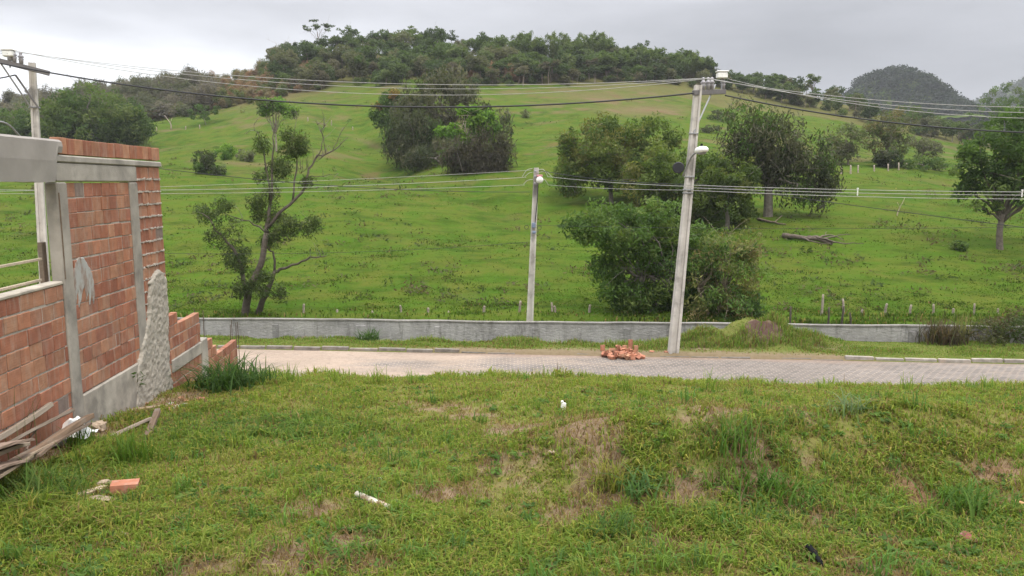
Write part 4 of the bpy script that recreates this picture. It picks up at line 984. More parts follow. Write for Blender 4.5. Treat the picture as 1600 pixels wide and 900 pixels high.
# big tree and companions behind the brick wall, upper left
tree('spreading_tree', 'huge dome shaped dark tree above the brick wall', 'tree', (152, 236), [(150, 170, 66, 36), (115, 185, 46, 36), (190, 188, 42, 36), (150, 205, 74, 26), (212, 205, 24, 22)], [(0.062, .10, .026), (.085, .12, .033), (.12, .15, .046), (.05, .08, .022)], 260, 1.5, 70, 0.75, 0.28, 0.6, 10, 0.2, depth=.8)
tree('leafy_tree', 'mid green round tree left of the pole at the picture edge', 'tree', (18, 228), [(12, 190, 38, 22), (-30, 195, 40, 30), (30, 205, 24, 16)], MID, 110, 1.1, 60, 0.65, 0.25, 0.35, 6, 0.15)
tree('dark_bush', 'small dark conical bush between the left pole and its picture edge neighbour', 'bush', (42, 225), [(42, 208, 14, 15)], [(0.035, .055, .02), (.045, .065, .024)], 28, 0.7, 60, 0.5, 0.2, 0.12, 3, 0.1)

# loose pale trees on the right middle slope
for (nm, lb, bs, el, pl, n_) in [
    ('slope_tree', 'thin pale tree, left of the three loose trees on the right slope', (1325, 258), [(1325, 215, 24, 26), (1318, 238, 18, 14)], PALE, 60),
    ('slope_tree', 'airy round tree with rusty top, middle of the loose trees on the right slope', (1388, 256), [(1388, 200, 36, 24), (1395, 225, 24, 22), (1362, 215, 18, 20)], PALE + [(0.13, .11, .05)], 95),
    ('slope_tree', 'small brownish sparse tree, right of the three loose trees on the right slope', (1440, 252), [(1440, 218, 24, 16), (1452, 235, 20, 12)], GREY + PALE, 42)]:
    tree(nm, lb, 'tree', bs, el, pl, n_, 0.85, 36, 0.5, 0.2, 0.16, 14, 0.1, shell=.35, bark=(1.4, 1.35, 1.25), var=.2)
tree('dark_bush', 'dark round bush under the rusty topped tree on the right slope', 'bush', (1390, 262), [(1390, 246, 20, 14)], MID[2:3] + DARKV, 36, 0.7, 50, 0.45, 0.18, 0.12, 3, 0.1)
tree('dark_bush', 'low spreading bush near the right slope fence posts', 'bush', (1448, 266), [(1445, 256, 34, 9)], MID, 40, 0.6, 46, 0.45, 0.18, 0.1, 3, 0.1)
# pale-crowned tree behind the gnarled tree, bushes on the left slope
tree('green_tree', 'flat topped light green tree with thin bare stems on the left slope', 'tree', (432, 238), [(430, 164, 26, 10), (450, 172, 14, 8), (412, 170, 12, 8)], BRIGHT[:2] + PALE[:1], 44, 0.75, 40, 0.5, 0.22, 0.15, 14, 0.1, crotch=(430, 205), bark=(1.5, 1.45, 1.35), shell=.3)
for (lb, bs, el, pl, n_) in [
    ('dull green bush with rounded lobes alone on the left slope', (320, 272), [(318, 252, 19, 17), (326, 264, 16, 8)], PALE[:1] + DARKV[:1] + MID[:1], 40),
    ('bright green bush beside the dull one on the left slope', (350, 250), [(350, 237, 14, 11)], BRIGHT, 24),
    ('faint grey bush right of the bright green one on the left slope', (383, 252), [(383, 244, 14, 8)], PALE + GREY[:1], 20),
    ('flat dark shrub spreading below the reddish brush of the left slope', (322, 195), [(320, 172, 24, 9), (312, 182, 18, 7)], MID[2:3] + MID[:1], 36),
    ('small olive bush on the bare grass right of the hill clump', (823, 184), [(823, 178, 8, 6)], PALE, 9),
    ('dark bush high on the grass slope right of the lamp pole top', (1125, 190), [(1128, 180, 22, 9)], DARKV + PALE[:1], 24),
    ('scrubby bush under the tip of the vine hung tree', (1108, 208), [(1108, 202, 14, 6)], DARKV + PALE, 14),
    ('low bush at the edge of the field beside the forked tree', (1500, 392), [(1500, 384, 9, 7)], MID, 10)]:
    tree('slope_bush', lb, 'bush', bs, el, pl, n_, 0.6 if bs[1] < 300 else .3, 44, 0.42 if bs[1] < 300 else .25, 0.17 if bs[1] < 300 else .1, 0.08, 4, 0.1)
# ragged bush overhanging the left edge of the low wall trees and the gnarled tree
def gnarled():
    Y0 = 36.6; p = at(390, 500, Y0); B0 = np.array([p[0], p[1], float(zfield(p[0], p[1]))])
    root = empty('gnarled_tree', B0, 'gnarled half bare tree with twisted limbs and ragged leaf clumps behind the low wall', 'tree')
    sc = lambda x, y: (260 + x / 2.309, 130 + y / 2.309)
    rg = np.random.default_rng(4)
    def P(pts, dys):
        return [at(*sc(x, y), Y0 + d) for (x, y), d in zip(pts, dys)]
    m = MB()
    def lm(pts, d0, d1, r0, r1, n=16):
        C = curve_pts(P(pts, np.linspace(d0, d1, len(pts))), n, 0.035, rg); tube(m, C, np.linspace(r0 * .72, r1 * .8, n), 8, (.62, .58, .54))
        return C
    allp = []
    allp.append(lm([(283, 935), (285, 855), (290, 770), (318, 700), (340, 650), (362, 540)], 0, 0, .30, .17))
    allp.append(lm([(362, 540), (368, 470), (380, 370), (385, 250), (395, 130)], 0, .5, .15, .02))
    allp.append(lm([(290, 780), (275, 680), (240, 600), (190, 540), (130, 470)], 0, -.8, .17, .03))
    allp.append(lm([(318, 935), (320, 855), (345, 790), (370, 740), (390, 680)], .25, .3, .26, .12))
    allp.append(lm([(390, 680), (440, 665), (520, 630), (578, 621)], .3, -.2, .11, .025))
    allp.append(lm([(390, 680), (385, 620), (362, 588)], .3, .3, .09, .04, 8))
    allp.append(lm([(368, 520), (430, 450), (490, 390), (510, 320), (540, 270), (600, 245), (655, 196)], 0, .9, .12, .015, 20))
    allp.append(lm([(540, 270), (565, 210), (545, 150)], .6, .8, .04, .01, 8)); allp.append(lm([(600, 245), (622, 190), (640, 160)], .8, 1.2, .03, .008, 8))
    allp.append(lm([(575, 255), (560, 180), (575, 150)], .7, .4, .025, .008, 8)); allp.append(lm([(455, 430), (470, 300), (455, 230), (470, 130)], .2, .6, .07, .012, 12))
    allp.append(lm([(372, 430), (352, 250), (335, 190), (316, 150)], 0, -.5, .06, .012, 10)); allp.append(lm([(510, 340), (560, 335), (620, 325)], .5, .2, .03, .008, 8))
    allp.append(lm([(362, 540), (300, 500), (210, 470)], 0, -.5, .07, .015, 9)); allp.append(lm([(440, 520), (500, 500), (545, 520)], 0, .3, .05, .01, 8))
    for _ in range(60):
        C = allp[rg.integers(1, len(allp))]; i = rg.integers(len(C) // 2, len(C)); e_ = C[i] + rg.normal(0, .32, 3) + [0, 0, .22]
        tube(m, curve_pts([C[i], (C[i] + e_) / 2 + rg.normal(0, .04, 3), e_], 5), np.linspace(.014, .004, 5), 4)
    for _ in range(26):
        t = rg.uniform(0, 1); a = at(*sc(600 - 120 * t, 240 + 90 * t), Y0 + .8); e_ = a + np.array([rg.normal(.1, .25), rg.normal(0, .3), rg.uniform(.2, .9)])
        tube(m, curve_pts([a, (a + e_) / 2 + rg.normal(0, .05, 3), e_], 5), np.linspace(.012, .004, 5), 4)
    part(m, 'trunk', M_bark, root, True)
    m = MB()
    G = [(0.058, .082, .028), (.068, .092, .032), (.048, .068, .024), (.085, .10, .04)]
    for (x, y, r) in [(150, 470, 46), (120, 455, 26), (210, 500, 52), (180, 560, 40), (240, 590, 50), (260, 625, 44), (235, 640, 30), (330, 470, 40), (380, 480, 60), (360, 400, 46), (340, 340, 34), (390, 310, 52), (430, 300, 40), (500, 350, 34), (440, 520, 46), (500, 520, 40),
                      (470, 210, 50), (500, 240, 30), (430, 190, 30), (455, 245, 40), (335, 210, 26), (345, 235, 20), (300, 720, 34), (360, 700, 36), (400, 755, 36), (270, 740, 26), (280, 665, 28), (370, 565, 34), (410, 545, 40), (320, 430, 36), (215, 445, 30), (530, 505, 26), (350, 745, 30), (330, 690, 30)]:
        c = at(*sc(x, y), Y0 + rg.normal(0, .5)); rr_ = r / 2.309 * Y0 / FPX
        crown(m, [(c, np.array([rr_, rr_ * .9, rr_ * .8]))], max(6, int(r / 2.4)), .28, 30, .17, .05, G, .25, .95, rg, .1, .4, .25)
    part(m, 'crown', M_leaf, root)
gnarled()

# fallen trunk on the field
def fallen():
    p = hit(1285, 384); root = empty('fallen_tree', p, 'grey fallen tree trunk with splayed dead branches lying on the right field', 'fallen tree')
    g = lambda u, v, dz=0.12: hit(u, v) + [0, 0, dz]
    m = MB(); tube(m, curve_pts([g(1224, 373, .2), g(1245, 376, .25), g(1275, 379, .2), g(1300, 384, .15)], 12, .02, R), np.linspace(.20, .11, 12), 8, (.62, .56, .50)); part(m, 'trunk', M_bark, root, True)
    m = MB()
    for pts in [((1270, 378), (1300, 374), (1320, 381)), ((1285, 381), (1315, 388), (1350, 386)), ((1262, 377), (1285, 372), (1292, 367)), ((1275, 380), (1298, 384), (1318, 389)), ((1280, 380), (1305, 378), (1328, 376)), ((1250, 376), (1270, 383), (1300, 386))]:
        tube(m, curve_pts([g(u, v, R.uniform(.1, .45)) for u, v in pts], 9, .04, R), np.linspace(.08, .02, 9), 5, (.7, .64, .58))
    part(m, 'dead_branches', M_bark, root, True)
    p = hit(1194, 352); root = empty('fallen_branch', p, 'short dark broken branch lying below the vine hung tree', 'branch')
    m = MB(); tube(m, curve_pts([g(1184, 345), g(1205, 349), g(1228, 353)], 9, .03, R), np.linspace(.12, .05, 9), 6, (.9, .8, .7)); tube(m, curve_pts([g(1210, 350), g(1222, 346, .5)], 5), np.linspace(.05, .02, 5), 5, (.9, .8, .7)); part(m, 'wood', M_bark, root, True)
fallen()
p = hit(1401, 337); rt = empty('dead_sapling', p, 'thin leaning dead sapling alone in the right field', 'sapling')
m = MB(); tube(m, curve_pts([p - [0, 0, .1], at(1406, 325, p[1]), at(1414, 308, p[1])], 8, .03, R), np.linspace(.06, .02, 8), 5, (1.8, 1.7, 1.5)); tube(m, [at(1406, 325, p[1]), at(1402, 316, p[1])], .02, 4, (1.8, 1.7, 1.5)); part(m, 'stem', M_bark, rt, True)
p = hit(268, 203); rt = empty('dead_sapling', p, 'pale broken snag on the left slope above the brick wall end', 'snag')
m = MB(); tube(m, curve_pts([p - [0, 0, .1], at(266, 192, p[1]), at(257, 180, p[1])], 8, .05, R), np.linspace(.16, .06, 8), 5, (1.9, 1.8, 1.7)); tube(m, [at(266, 192, p[1]), at(269, 184, p[1])], .06, 4, (1.8, 1.7, 1.5)); part(m, 'stem', M_bark, rt, True)

# ------------------------------------------------------------------ hilltop woodland
FOREST = [[(0.063, 0.095, 0.033), (0.081, 0.114, 0.040)], [(0.089, 0.121, 0.043), (0.108, 0.137, 0.051)], [(0.053, 0.079, 0.030), (0.066, 0.094, 0.036)], [(0.108, 0.114, 0.061), (0.127, 0.127, 0.070)], [(0.121, 0.111, 0.071), (0.108, 0.095, 0.063)], [(0.095, 0.133, 0.038), (0.076, 0.114, 0.033)]]
def proto(seed, kind):
    rg = np.random.default_rng(seed); m = MB()
    if kind == 'round': ells = [((0, 0, 3.6), (2.3, 2.3, 1.9)), ((.9, .3, 4.6), (1.4, 1.4, 1.1)), ((-1.0, -.3, 3.0), (1.5, 1.5, 1.2))]; crown(m, ells, 44, .75, 26, .62, .26, [(1, 1, 1)], .1, .8, rg, .45, .6, .2)
    elif kind == 'loose': ells = [((0, 0, 4.6), (2.2, 2.2, .9)), ((1.3, 0, 5.4), (1.2, 1.2, .6)), ((-1.4, .4, 4.0), (1.2, 1.2, .6))]; crown(m, ells, 30, .6, 26, .55, .22, [(1, 1, 1)], .05, .6, rg, .3, .8, .22)
    elif kind == 'shrub': ells = [((0, 0, 1.1), (1.7, 1.6, 1.1)), ((.8, .2, 1.7), (.9, .9, .7))]; crown(m, ells, 26, .6, 24, .55, .22, [(1, 1, 1)], .1, .8, rg, .3, .6, .22)
    elif kind == 'bare': ells = [((0, 0, 2.0), (1.5, 1.4, 1.5))]; crown(m, ells, 22, .7, 30, 1.0, .11, [(1, 1, 1)], 0, 1.2, rg, .2, .1, .25)
    return np.concatenate(m.v), np.concatenate(m.q), np.concatenate(m.c), ells
PR = {k: [proto(100 + i + 10 * j, k) for i in range(3)] for j, k in enumerate(('round', 'loose', 'shrub', 'bare'))}
wood_mb, stem_mb = MB(), MB()
def stamp(mb, kind, p, s, tint, rg=R, stem=True):
    V, Q, C, ells = PR[kind][rg.integers(3)]; a = rg.uniform(0, 6.283); c, sn = math.cos(a), math.sin(a)
    s3 = np.array([s * rg.uniform(.85, 1.2), s * rg.uniform(.85, 1.2), s * rg.uniform(.85, 1.15)])
    W = (V * s3) @ np.array([[c, sn, 0], [-sn, c, 0], [0, 0, 1]]) + p
    mb.add(W, Q, None, np.clip(C * np.asarray(tint), .01, 1))
    if stem and kind in ('round', 'loose'):
        top = p + np.array([rg.normal(0, .3), rg.normal(0, .3), ells[0][0][2] * s]); tube(stem_mb, [p - [0, 0, .3], (p + top) / 2 + rg.normal(0, .15, 3), top], np.array([.14, .11, .05]) * s, 4, (1.2, 1.15, 1.05), cap=False)
_ub = np.array([300, 330, 400, 440, 480, 560, 700, 850, 1000, 1080, 1130, 1200, 1300, 1400, 1500, 1600, 1700], float)
_vb = np.array([128, 124, 128, 148, 144, 138, 136, 134, 130, 128, 142, 158, 182, 204, 226, 240, 246], float)
rg = np.random.default_rng(21)
def scatter(n, u0, u1, vfun, kinds, tints, smin, smax, mb, rg):
    u = rg.uniform(u0, u1, n); lo, hi = vfun(u); v = lo + (hi - lo) * rg.random(n); H = hits(u, v)
    for h in H[~np.isnan(H[:, 0])]:
        h = h.copy(); h[2] = zfield(h[0], h[1]); k = kinds[rg.integers(len(kinds))]; t = np.array(tints[rg.integers(len(tints))]); t = t[rg.integers(len(t))] if t.ndim > 1 else t
        stamp(mb, k, h, rg.uniform(smin, smax), t * rg.uniform(.85, 1.15), rg)
band = lambda up, dn: (lambda u: (np.interp(u, _US, _VS) + up, np.interp(u, _ub, _vb) + dn))
scatter(250, 430, 1110, band(1, -3), ['round', 'round', 'loose', 'shrub'], FOREST[:4] + FOREST[5:], .75, 1.25, wood_mb, rg)
scatter(110, 430, 1110, band(18, 0), ['shrub', 'shrub', 'round'], FOREST, .6, 1.0, wood_mb, rg)
scatter(70, 660, 1110, lambda u: (np.interp(u, _ub, _vb) - 8, np.interp(u, _ub, _vb) + 1), ['shrub', 'loose'], FOREST[:3] + [FOREST[4]], .5, .9, wood_mb, rg)
scatter(80, 1105, 1320, band(0, -2), ['round', 'loose', 'shrub'], FOREST[:4], .5, .85, wood_mb, rg)
scatter(120, 1290, 1680, band(-2, 0), ['round', 'shrub', 'loose', 'shrub'], FOREST, .55, 1.0, wood_mb, rg)
# skyline growth that stands on the far lip
for u in np.concatenate([rg.uniform(430, 1120, 90), rg.uniform(1120, 1340, 34)]):
    Yk = 232 + rg.uniform(0, 10); X = (u - 800) / FPX * Yk; p = np.array([X, Yk, float(zfield(X, Yk))])
    t = np.array(FOREST[rg.integers(6)][0]); stamp(wood_mb, (['round', 'loose', 'loose', 'shrub'][rg.integers(4)] if not 790 < u < 1110 else 'shrub'), p, rg.uniform(.7, 1.2) * (1 if u < 790 else .75), t, rg)
tag(wood_mb.build('hilltop_woodland', M_leaf), 'mixed green woodland massed along the top of the hill', 'woodland', kind='stuff')
tag(stem_mb.build('woodland_trunks', M_bark), 'thin trunks standing inside the hilltop woodland', 'woodland', kind='stuff')
# grey leafless brush on the left ridge and the reddish dry brush below the woodland's left end
br = MB(); GR = [[(0.125, .112, .094), (.15, .13, .108)], [(0.10, .105, .068), (.12, .12, .08)]]
scatter(330, -60, 330, lambda u: (np.interp(u, _US, _VS) + 0, np.interp(u, _US, _VS) + 42), ['bare', 'bare', 'shrub'], GR, .9, 1.7, br, rg)
for u in rg.uniform(-80, 340, 70):
    Yk = 232 + rg.uniform(0, 8); X = (u - 800) / FPX * Yk; stamp(br, ['bare', 'bare', 'bare', 'shrub'][rg.integers(4)], np.array([X, Yk, float(zfield(X, Yk))]), rg.uniform(.9, 1.6), np.array(GR[rg.integers(2)][0]), rg, False)
tag(br.build('bare_brush', M_leaf), 'grey leafless brush along the left ridge', 'brush', kind='stuff')
rb = MB(); RD = [[(0.27, .165, .11), (.23, .145, .095)], [(0.18, .155, .085), (.19, .15, .09)], [(0.10, .125, .045), (.11, .13, .05)]]
scatter(520, 225, 490, lambda u: (np.interp(u, _US, _VS) + 0, np.interp(u, [230, 300, 400, 480], [192, 178, 162, 144])), ['shrub', 'bare', 'bare'], RD, .35, .8, rb, rg)
scatter(60, 660, 820, lambda u: (0 * u + 116, 0 * u + 130), ['bare', 'shrub'], RD[:1], .5, .9, rb, rg)
for u in rg.uniform(300, 480, 40):
    Yk = 232 + rg.uniform(0, 8); X = (u - 800) / FPX * Yk; stamp(rb, ['bare', 'shrub', 'bare'][rg.integers(3)], np.array([X, Yk, float(zfield(X, Yk))]), rg.uniform(.5, .95), np.array(RD[rg.integers(3)][0]), rg, False)
tag(rb.build('dry_brush', M_leaf), 'reddish dry brush covering the left shoulder of the hill', 'brush', kind='stuff')

# skyline trees one can tell apart
def sky_tree(name, label, u, top_v, w_px, pal, kind='round', Yk=234.0):
    X = (u - 800) / FPX * Yk; B0 = np.array([X, Yk, float(zfield(X, Yk))]); T = at(u, top_v, Yk); H = max(T[2] - B0[2], 3.0); w = w_px * Yk / FPX / 2
    root = empty(name, B0, label, 'tree'); m = MB(); q = MB()
    if kind == 'open':
        cs = []
        for k in range(9):
            a = k * .7 + R.uniform(0, .5); e_ = B0 + np.array([w * math.cos(a) * R.uniform(.35, .95), w * .7 * math.sin(a), H * R.uniform(.72, .98)]); cs.append(e_)
            crown(m, [(e_, np.array([w * .32, w * .3, .55]))], 6, .5, 22, .5, .2, pal, 0, .5, R, .2, .8, .2)
        limbs(q, B0, B0 + [0, 0, H * .45], cs, .16, c=(1.1, 1.05, 1))
    elif kind == 'twigs':
        for k in range(26):
            e_ = B0 + np.array([R.normal(0, w * .55), R.normal(0, w * .4), H * R.uniform(.6, 1.0)]); limbs(q, B0, B0 + [0, 0, H * .3], [e_], .12, c=(2.0, 1.9, 1.85))
        crown(m, [(B0 + [0, 0, H * .35], np.array([w * .5, w * .5, H * .2]))], 8, .5, 14, .5, .1, GREY, 0)
    else:
        c = B0 + np.array([0, 0, H * .62]); cs = crown(m, [(c, np.array([w, w * .9, H * .36])), (c + [w * .3, 0, H * .12], np.array([w * .6, w * .6, H * .24]))], 46, .75, 34, .6, .24, pal, .1); limbs(q, B0, B0 + [0, 0, H * .4], [cs[i] for i in R.choice(len(cs), 6, replace=False)], .2)
    part(m, 'crown', M_leaf, root); part(q, 'trunk', M_bark, root, True)
sky_tree('open_crowned_tree', 'tall tree with open airy crown standing above the left end of the woodland', 507, 33, 40, FOREST[0] + FOREST[2], 'open')
sky_tree('leafless_tree', 'pale leafless tree at the left end of the hilltop woodland', 454, 60, 34, GREY, 'twigs')
sky_tree('hilltop_tree', 'rounded emergent tree right of the open crowned one on the skyline', 552, 42, 36, FOREST[0])
sky_tree('hilltop_tree', 'pale round tree on the skyline above the vine hung clump', 643, 43, 34, FOREST[1], 'open')
sky_tree('hilltop_tree', 'dark flat topped tree on the skyline between the pale round tree and the bamboo', 678, 41, 30, FOREST[2])
sky_tree('hilltop_tree', 'low spreading tree on the skyline left of the first bamboo', 765, 58, 46, FOREST[5])
sky_tree('hilltop_tree', 'small leafy tree standing out on the right crest past the lamp pole top', 1258, 118, 22, FOREST[1], 'open', 225.0)
def bamboo(label, u, top_v, w_px, Yk=222.0):
    X = (u - 800) / FPX * Yk; B0 = np.array([X, Yk, float(zfield(X, Yk))]); H = at(u, top_v, Yk)[2] - B0[2]; w = w_px * Yk / FPX / 2
    root = empty('bamboo_clump', B0, label, 'bamboo', 'bamboo clumps on the hilltop'); m, q = MB(), MB()
    for k in range(46):
        a = R.uniform(0, 6.283); rad = R.random() ** .5; lean = np.array([math.cos(a), math.sin(a) * .8, 0]) * rad * w * 1.05; h = H * R.uniform(.62, 1.08) * (1 - .22 * rad)
        b0 = B0 + lean * .22; tip = B0 + lean + [0, 0, h]; P = curve_pts([b0, b0 + (tip - b0) * .55 + [0, 0, h * .12], tip, tip + lean * .22 - [0, 0, h * .07]], 9)
        tube(q, P, np.linspace(.06, .012, 9), 4, (.75, .95, .45), cap=False)
        n = 62; t = R.uniform(.22, 1, n) * 8; i = np.minimum(t.astype(int), 7); C = P[i] + (P[np.minimum(i + 1, 8)] - P[i]) * (t - i)[:, None] + R.normal(0, .20, (n, 3))
        cl = np.array([(0.105, .145, .044), (.088, .125, .038), (.125, .158, .055)][R.integers(3)])
        tg = unit(P[np.minimum(i + 1, 8)] - P[i]) + R.normal(0, .25, (n, 3)) + unit(lean[None]) * .25
        cards(m, C, np.tile(unit(lean[None] + [0, 0, .4]), (n, 1)), 1.25, .17, cl * R.uniform(.75, 1.25, (n, 1)), .0, .3, R, unit(tg))
    part(m, 'foliage', M_leaf, root); part(q, 'culms', M_bark, root)
for lb, u, tv, w in (('feathery bamboo clump at the left of the bamboo row', 822, 50, 50), ('broad bamboo clump beside the leftmost one', 866, 49, 60), ('tall plumed bamboo clump, third and darkest in the row', 926, 47, 56), ('short pale bamboo growing between the plumed clump and the lone one', 965, 73, 34), ('bushy bamboo clump merging with the woodland edge', 1002, 73, 56), ('lone bamboo clump at the right end of the woodland near the lamp pole top', 1068, 82, 60)):
    bamboo(lb, u, tv, w)

# ------------------------------------------------------------------ far hills
def far_hill(name, label, u0, vt, wl, wr, D, pal, n, csz, base_v=215):
    X0 = (u0 - 800) / FPX * D; H = elev(vt) * D; zb = elev(base_v) * D
    xs_ = np.linspace(-wl * 1.9, wr * 1.9, 90) * D / FPX; ys_ = np.linspace(-0.20, .30, 60) * D
    A, B = np.meshgrid(xs_, ys_, indexing='xy'); sx = np.where(A < 0, wl, wr) * D / FPX
    def hz(A, B):
        sx = np.where(A < 0, wl, wr) * D / FPX
        r2 = (A / sx) ** 2 + (B / (0.14 * D)) ** 2
        return zb + (H - zb) * np.exp(-0.8 * r2 ** 1.35) + (fbm(A / (D * .035), B / (D * .035), 41, 4) - .5) * D * .012
    m = MB(); Z = hz(A, B); grid_mesh(m, A + X0, B + D, Z + CZ, np.tile(np.array([0., 0, 0]), A.shape + (1,)))
    tag(m.build(name, M_pasture, smooth_=True), label, 'hill', kind='structure')
    m = MB(); a = R.uniform(-1.7, 1.7, n); a = np.where(a < 0, a * wl, a * wr) * D / FPX; b = R.uniform(-.19, .04, n) * D; z = hz(a, b) + CZ
    for i in range(n):
        s = csz * R.uniform(.6, 1.4); q = unit(R.normal(0, 1, (42, 3))) * (R.uniform(.3, 1, (42, 1)) ** .5) * s * np.array([1, 1, .85]) + [0, 0, s * .55]
        cards(m, np.array([a[i] + X0, b[i] + D, z[i]]) + q, unit(q), s * .55, s * .3, np.array(pal[R.integers(len(pal))]) * R.uniform(.75, 1.25, (42, 1)), 0, .6)
    return m
m = far_hill('far_hill', 'dark forested knoll rising beyond the right end of the pasture', 1366, 121, 60, 62, 640, [(0.018, .028, .020), (.024, .034, .024), (.03, .04, .026)], 1700, 3.4)
tag(m.build('far_forest', M_leaf), 'dark forest covering the far knoll', 'forest', kind='stuff')
m = far_hill('far_mountain', 'misty blue mountain flank at the right edge of the sky', 1660, 126, 130, 130, 1100, [(0.03, .045, .022), (.038, .055, .026)], 900, 8, base_v=190)
tag(m.build('mountain_forest', M_leaf), 'misty forest covering the distant mountain flank', 'forest', kind='stuff')

# ------------------------------------------------------------------ fence posts
def post(u, vt, Y=None, base=None, r=0.055, label='', group='', c=(1.6, 1.55, 1.45)):
    if base is not None: B0 = hit(u, base)
    else:
        p = at(u, vt, Y); B0 = np.array([p[0], p[1], float(zfield(p[0], p[1]))])
    T = at(u, vt, B0[1]); T = T + np.array([R.normal(0, .04), R.normal(0, .05), 0]); m = MB()
    tube(m, curve_pts([B0 - [0, 0, .3], (B0 + T) / 2 + R.normal(0, .012, 3), T], 6), np.array([1.1, 1.05, 1, 1, .95, .8]) * r, 7, c)
    o = m.build('fence_post', M_bark, None, True, loc=B0); return tag(o, label, 'fence post', group)
for u, vt in ((473, 475), (527, 484), (583, 486), (627, 477), (669, 481), (702, 487), (756, 478), (811, 470), (863, 473), (868, 478), (921, 476)):
    post(u, vt, 37.4, label='weathered grey fence post peeping over the low wall, left of the tall lamp pole', group='pasture fence posts left of the lamp pole', r=R.uniform(.045, .07))
for u, vt in ((1285, 460), (1320, 467), (1346, 484), (1383, 474), (1424, 476), (1460, 475), (1490, 482), (1524, 474), (1560, 482)):
    post(u, vt, 36.6, label='pale weathered fence post behind the right stretch of the low wall', group='pasture fence posts on the right', r=R.uniform(.045, .065))
for u, vt, lb in ((1236, 479, 'thin dark post behind the wall, nearest the spoil heap'), (1295, 480, 'thin dark post between two pale posts behind the right wall stretch'), (1331, 489, 'short dark stub beside a pale post behind the right wall stretch'), (1316, 478, 'dark stake touching the left of a tall pale post behind the wall')):
    post(u, vt, 34.6, label=lb, group='dark fence stakes', r=.045, c=(.45, .42, .40))
for u, b, h in ((1314, 272, 13), (1329, 272, 14), (1341, 270, 12), (1366, 268, 10), (1388, 267, 11), (1404, 266, 12), (1416, 264, 9)):
    post(u, b - h, base=b, label='pale slim fence post in a row under the loose trees of the right slope', group='fence posts on the right slope', r=.10, c=(2.1, 2.0, 1.9))
for u, b, h in ((481, 190, 7), (518, 196, 8), (551, 204, 6), (599, 219, 6), (245, 206, 7), (290, 203, 6), (312, 201, 6), (611, 247, 8), (636, 259, 8)):
    post(u, b - h, base=b, label='tiny distant fence post on the left slope', group='fence posts on the left slope', r=.10, c=(1.8, 1.7, 1.6))

# ------------------------------------------------------------------ hollow bricks
def hollow_brick(mb, M, c, size=(0.19, 0.14, 0.09), colr=(1, 1, 1), wall_=0.010):
    L_, W_, H_ = size; w = wall_
    zs = np.linspace(-H_ / 2, H_ / 2 - w, 3); ys = np.linspace(-W_ / 2, W_ / 2 - w, 4)
    for z in zs: box(mb, np.asarray(c) + M @ np.array([0, 0, z + w / 2]), (L_, W_, w), M, colr)
    for i in range(2):
        h = zs[i + 1] - zs[i] - w
        for y in ys: box(mb, np.asarray(c) + M @ np.array([0, y + w / 2, zs[i] + w + h / 2]), (L_ - 0.0004, w, h), M, colr)
def rotm(a, b, c): return np.array(Matrix.Rotation(a, 3, 'Z') @ Matrix.Rotation(b, 3, 'Y') @ Matrix.Rotation(c, 3, 'X'))
protos = []
for i in range(4):
    m = MB(); hollow_brick(m, np.eye(3), (0, 0, 0), colr=np.array(BRICKC[i]) * [1.25, 1.25, 1.25]); o = m.build('clay_brick', M_brick); protos.append(o)
used_p = [False] * 4
def brick_at(p, rot, label, group, k=None):
    k = int(R.integers(4)) if k is None else k
    if not used_p[k]: o = protos[k]; used_p[k] = True
    else: o = protos[k].copy(); col.objects.link(o)
    o.location = tuple(p); o.rotation_euler = Matrix(rot.tolist()).to_euler(); return tag(o, label, 'brick', group)
hp = vhit(973, 561); r0 = hp[1] + SK * hp[0]; zb = ROAD_Z + 0.02
GB = 'red bricks dumped on the kerb'
for i in range(7):                                             # a few still stacked upright at the back
    if i in (2, ): continue
    if i in (1, 3): continue
    for k in range(2 if i == 5 else 1):
        x = hp[0] - .62 + i * 0.185; brick_at((x, ydep(x, 25.72), zb + .20 + k * .195), rotm(math.pi / 2 + R.normal(0, .1), math.pi / 2 + R.normal(0, .06), 0), 'red hollow brick standing upright at the back of the heap by the kerb', 'upright bricks behind the heap')
for i in range(46):
    t = abs(R.normal(0, .30)); x = hp[0] + np.clip(R.normal(-.05, .36), -.65, .85); dr = R.uniform(-.62, .15); h = max(0.0, .25 * math.exp(-((x - hp[0] + .1) / .42) ** 2) * smooth(-.75, -.05, dr)) * R.random()
    brick_at((x, ydep(x, 25.50 + dr), zb + .055 + h), rotm(R.uniform(0, 6.28), R.normal(0, .35), R.choice([0, math.pi / 2]) + R.normal(0, .3)), 'red hollow brick tumbled in the heap on the street edge', GB)
for u, v, lb in ((1042, 556, 'two toned red brick lying loose on the kerb between heap and lamp pole'), (1047, 559, 'red brick lying at the very foot of the lamp pole'), (1018, 560, 'red brick strayed just right of the heap')):
    x = (u - 800) / FPX * 26.0; p = at(u, v, 25.75 - SK * x); brick_at((p[0], p[1], ROAD_Z + .09), rotm(R.uniform(0, 3), 0, 0), lb, 'stray red bricks')
p = lot(196, 772); brick_at(p + [0, 0, .045], rotm(0.35, .05, -.04), 'single red hollow brick lying on the grass beside two grey boards', None, 0)
p = lot(152, 763)
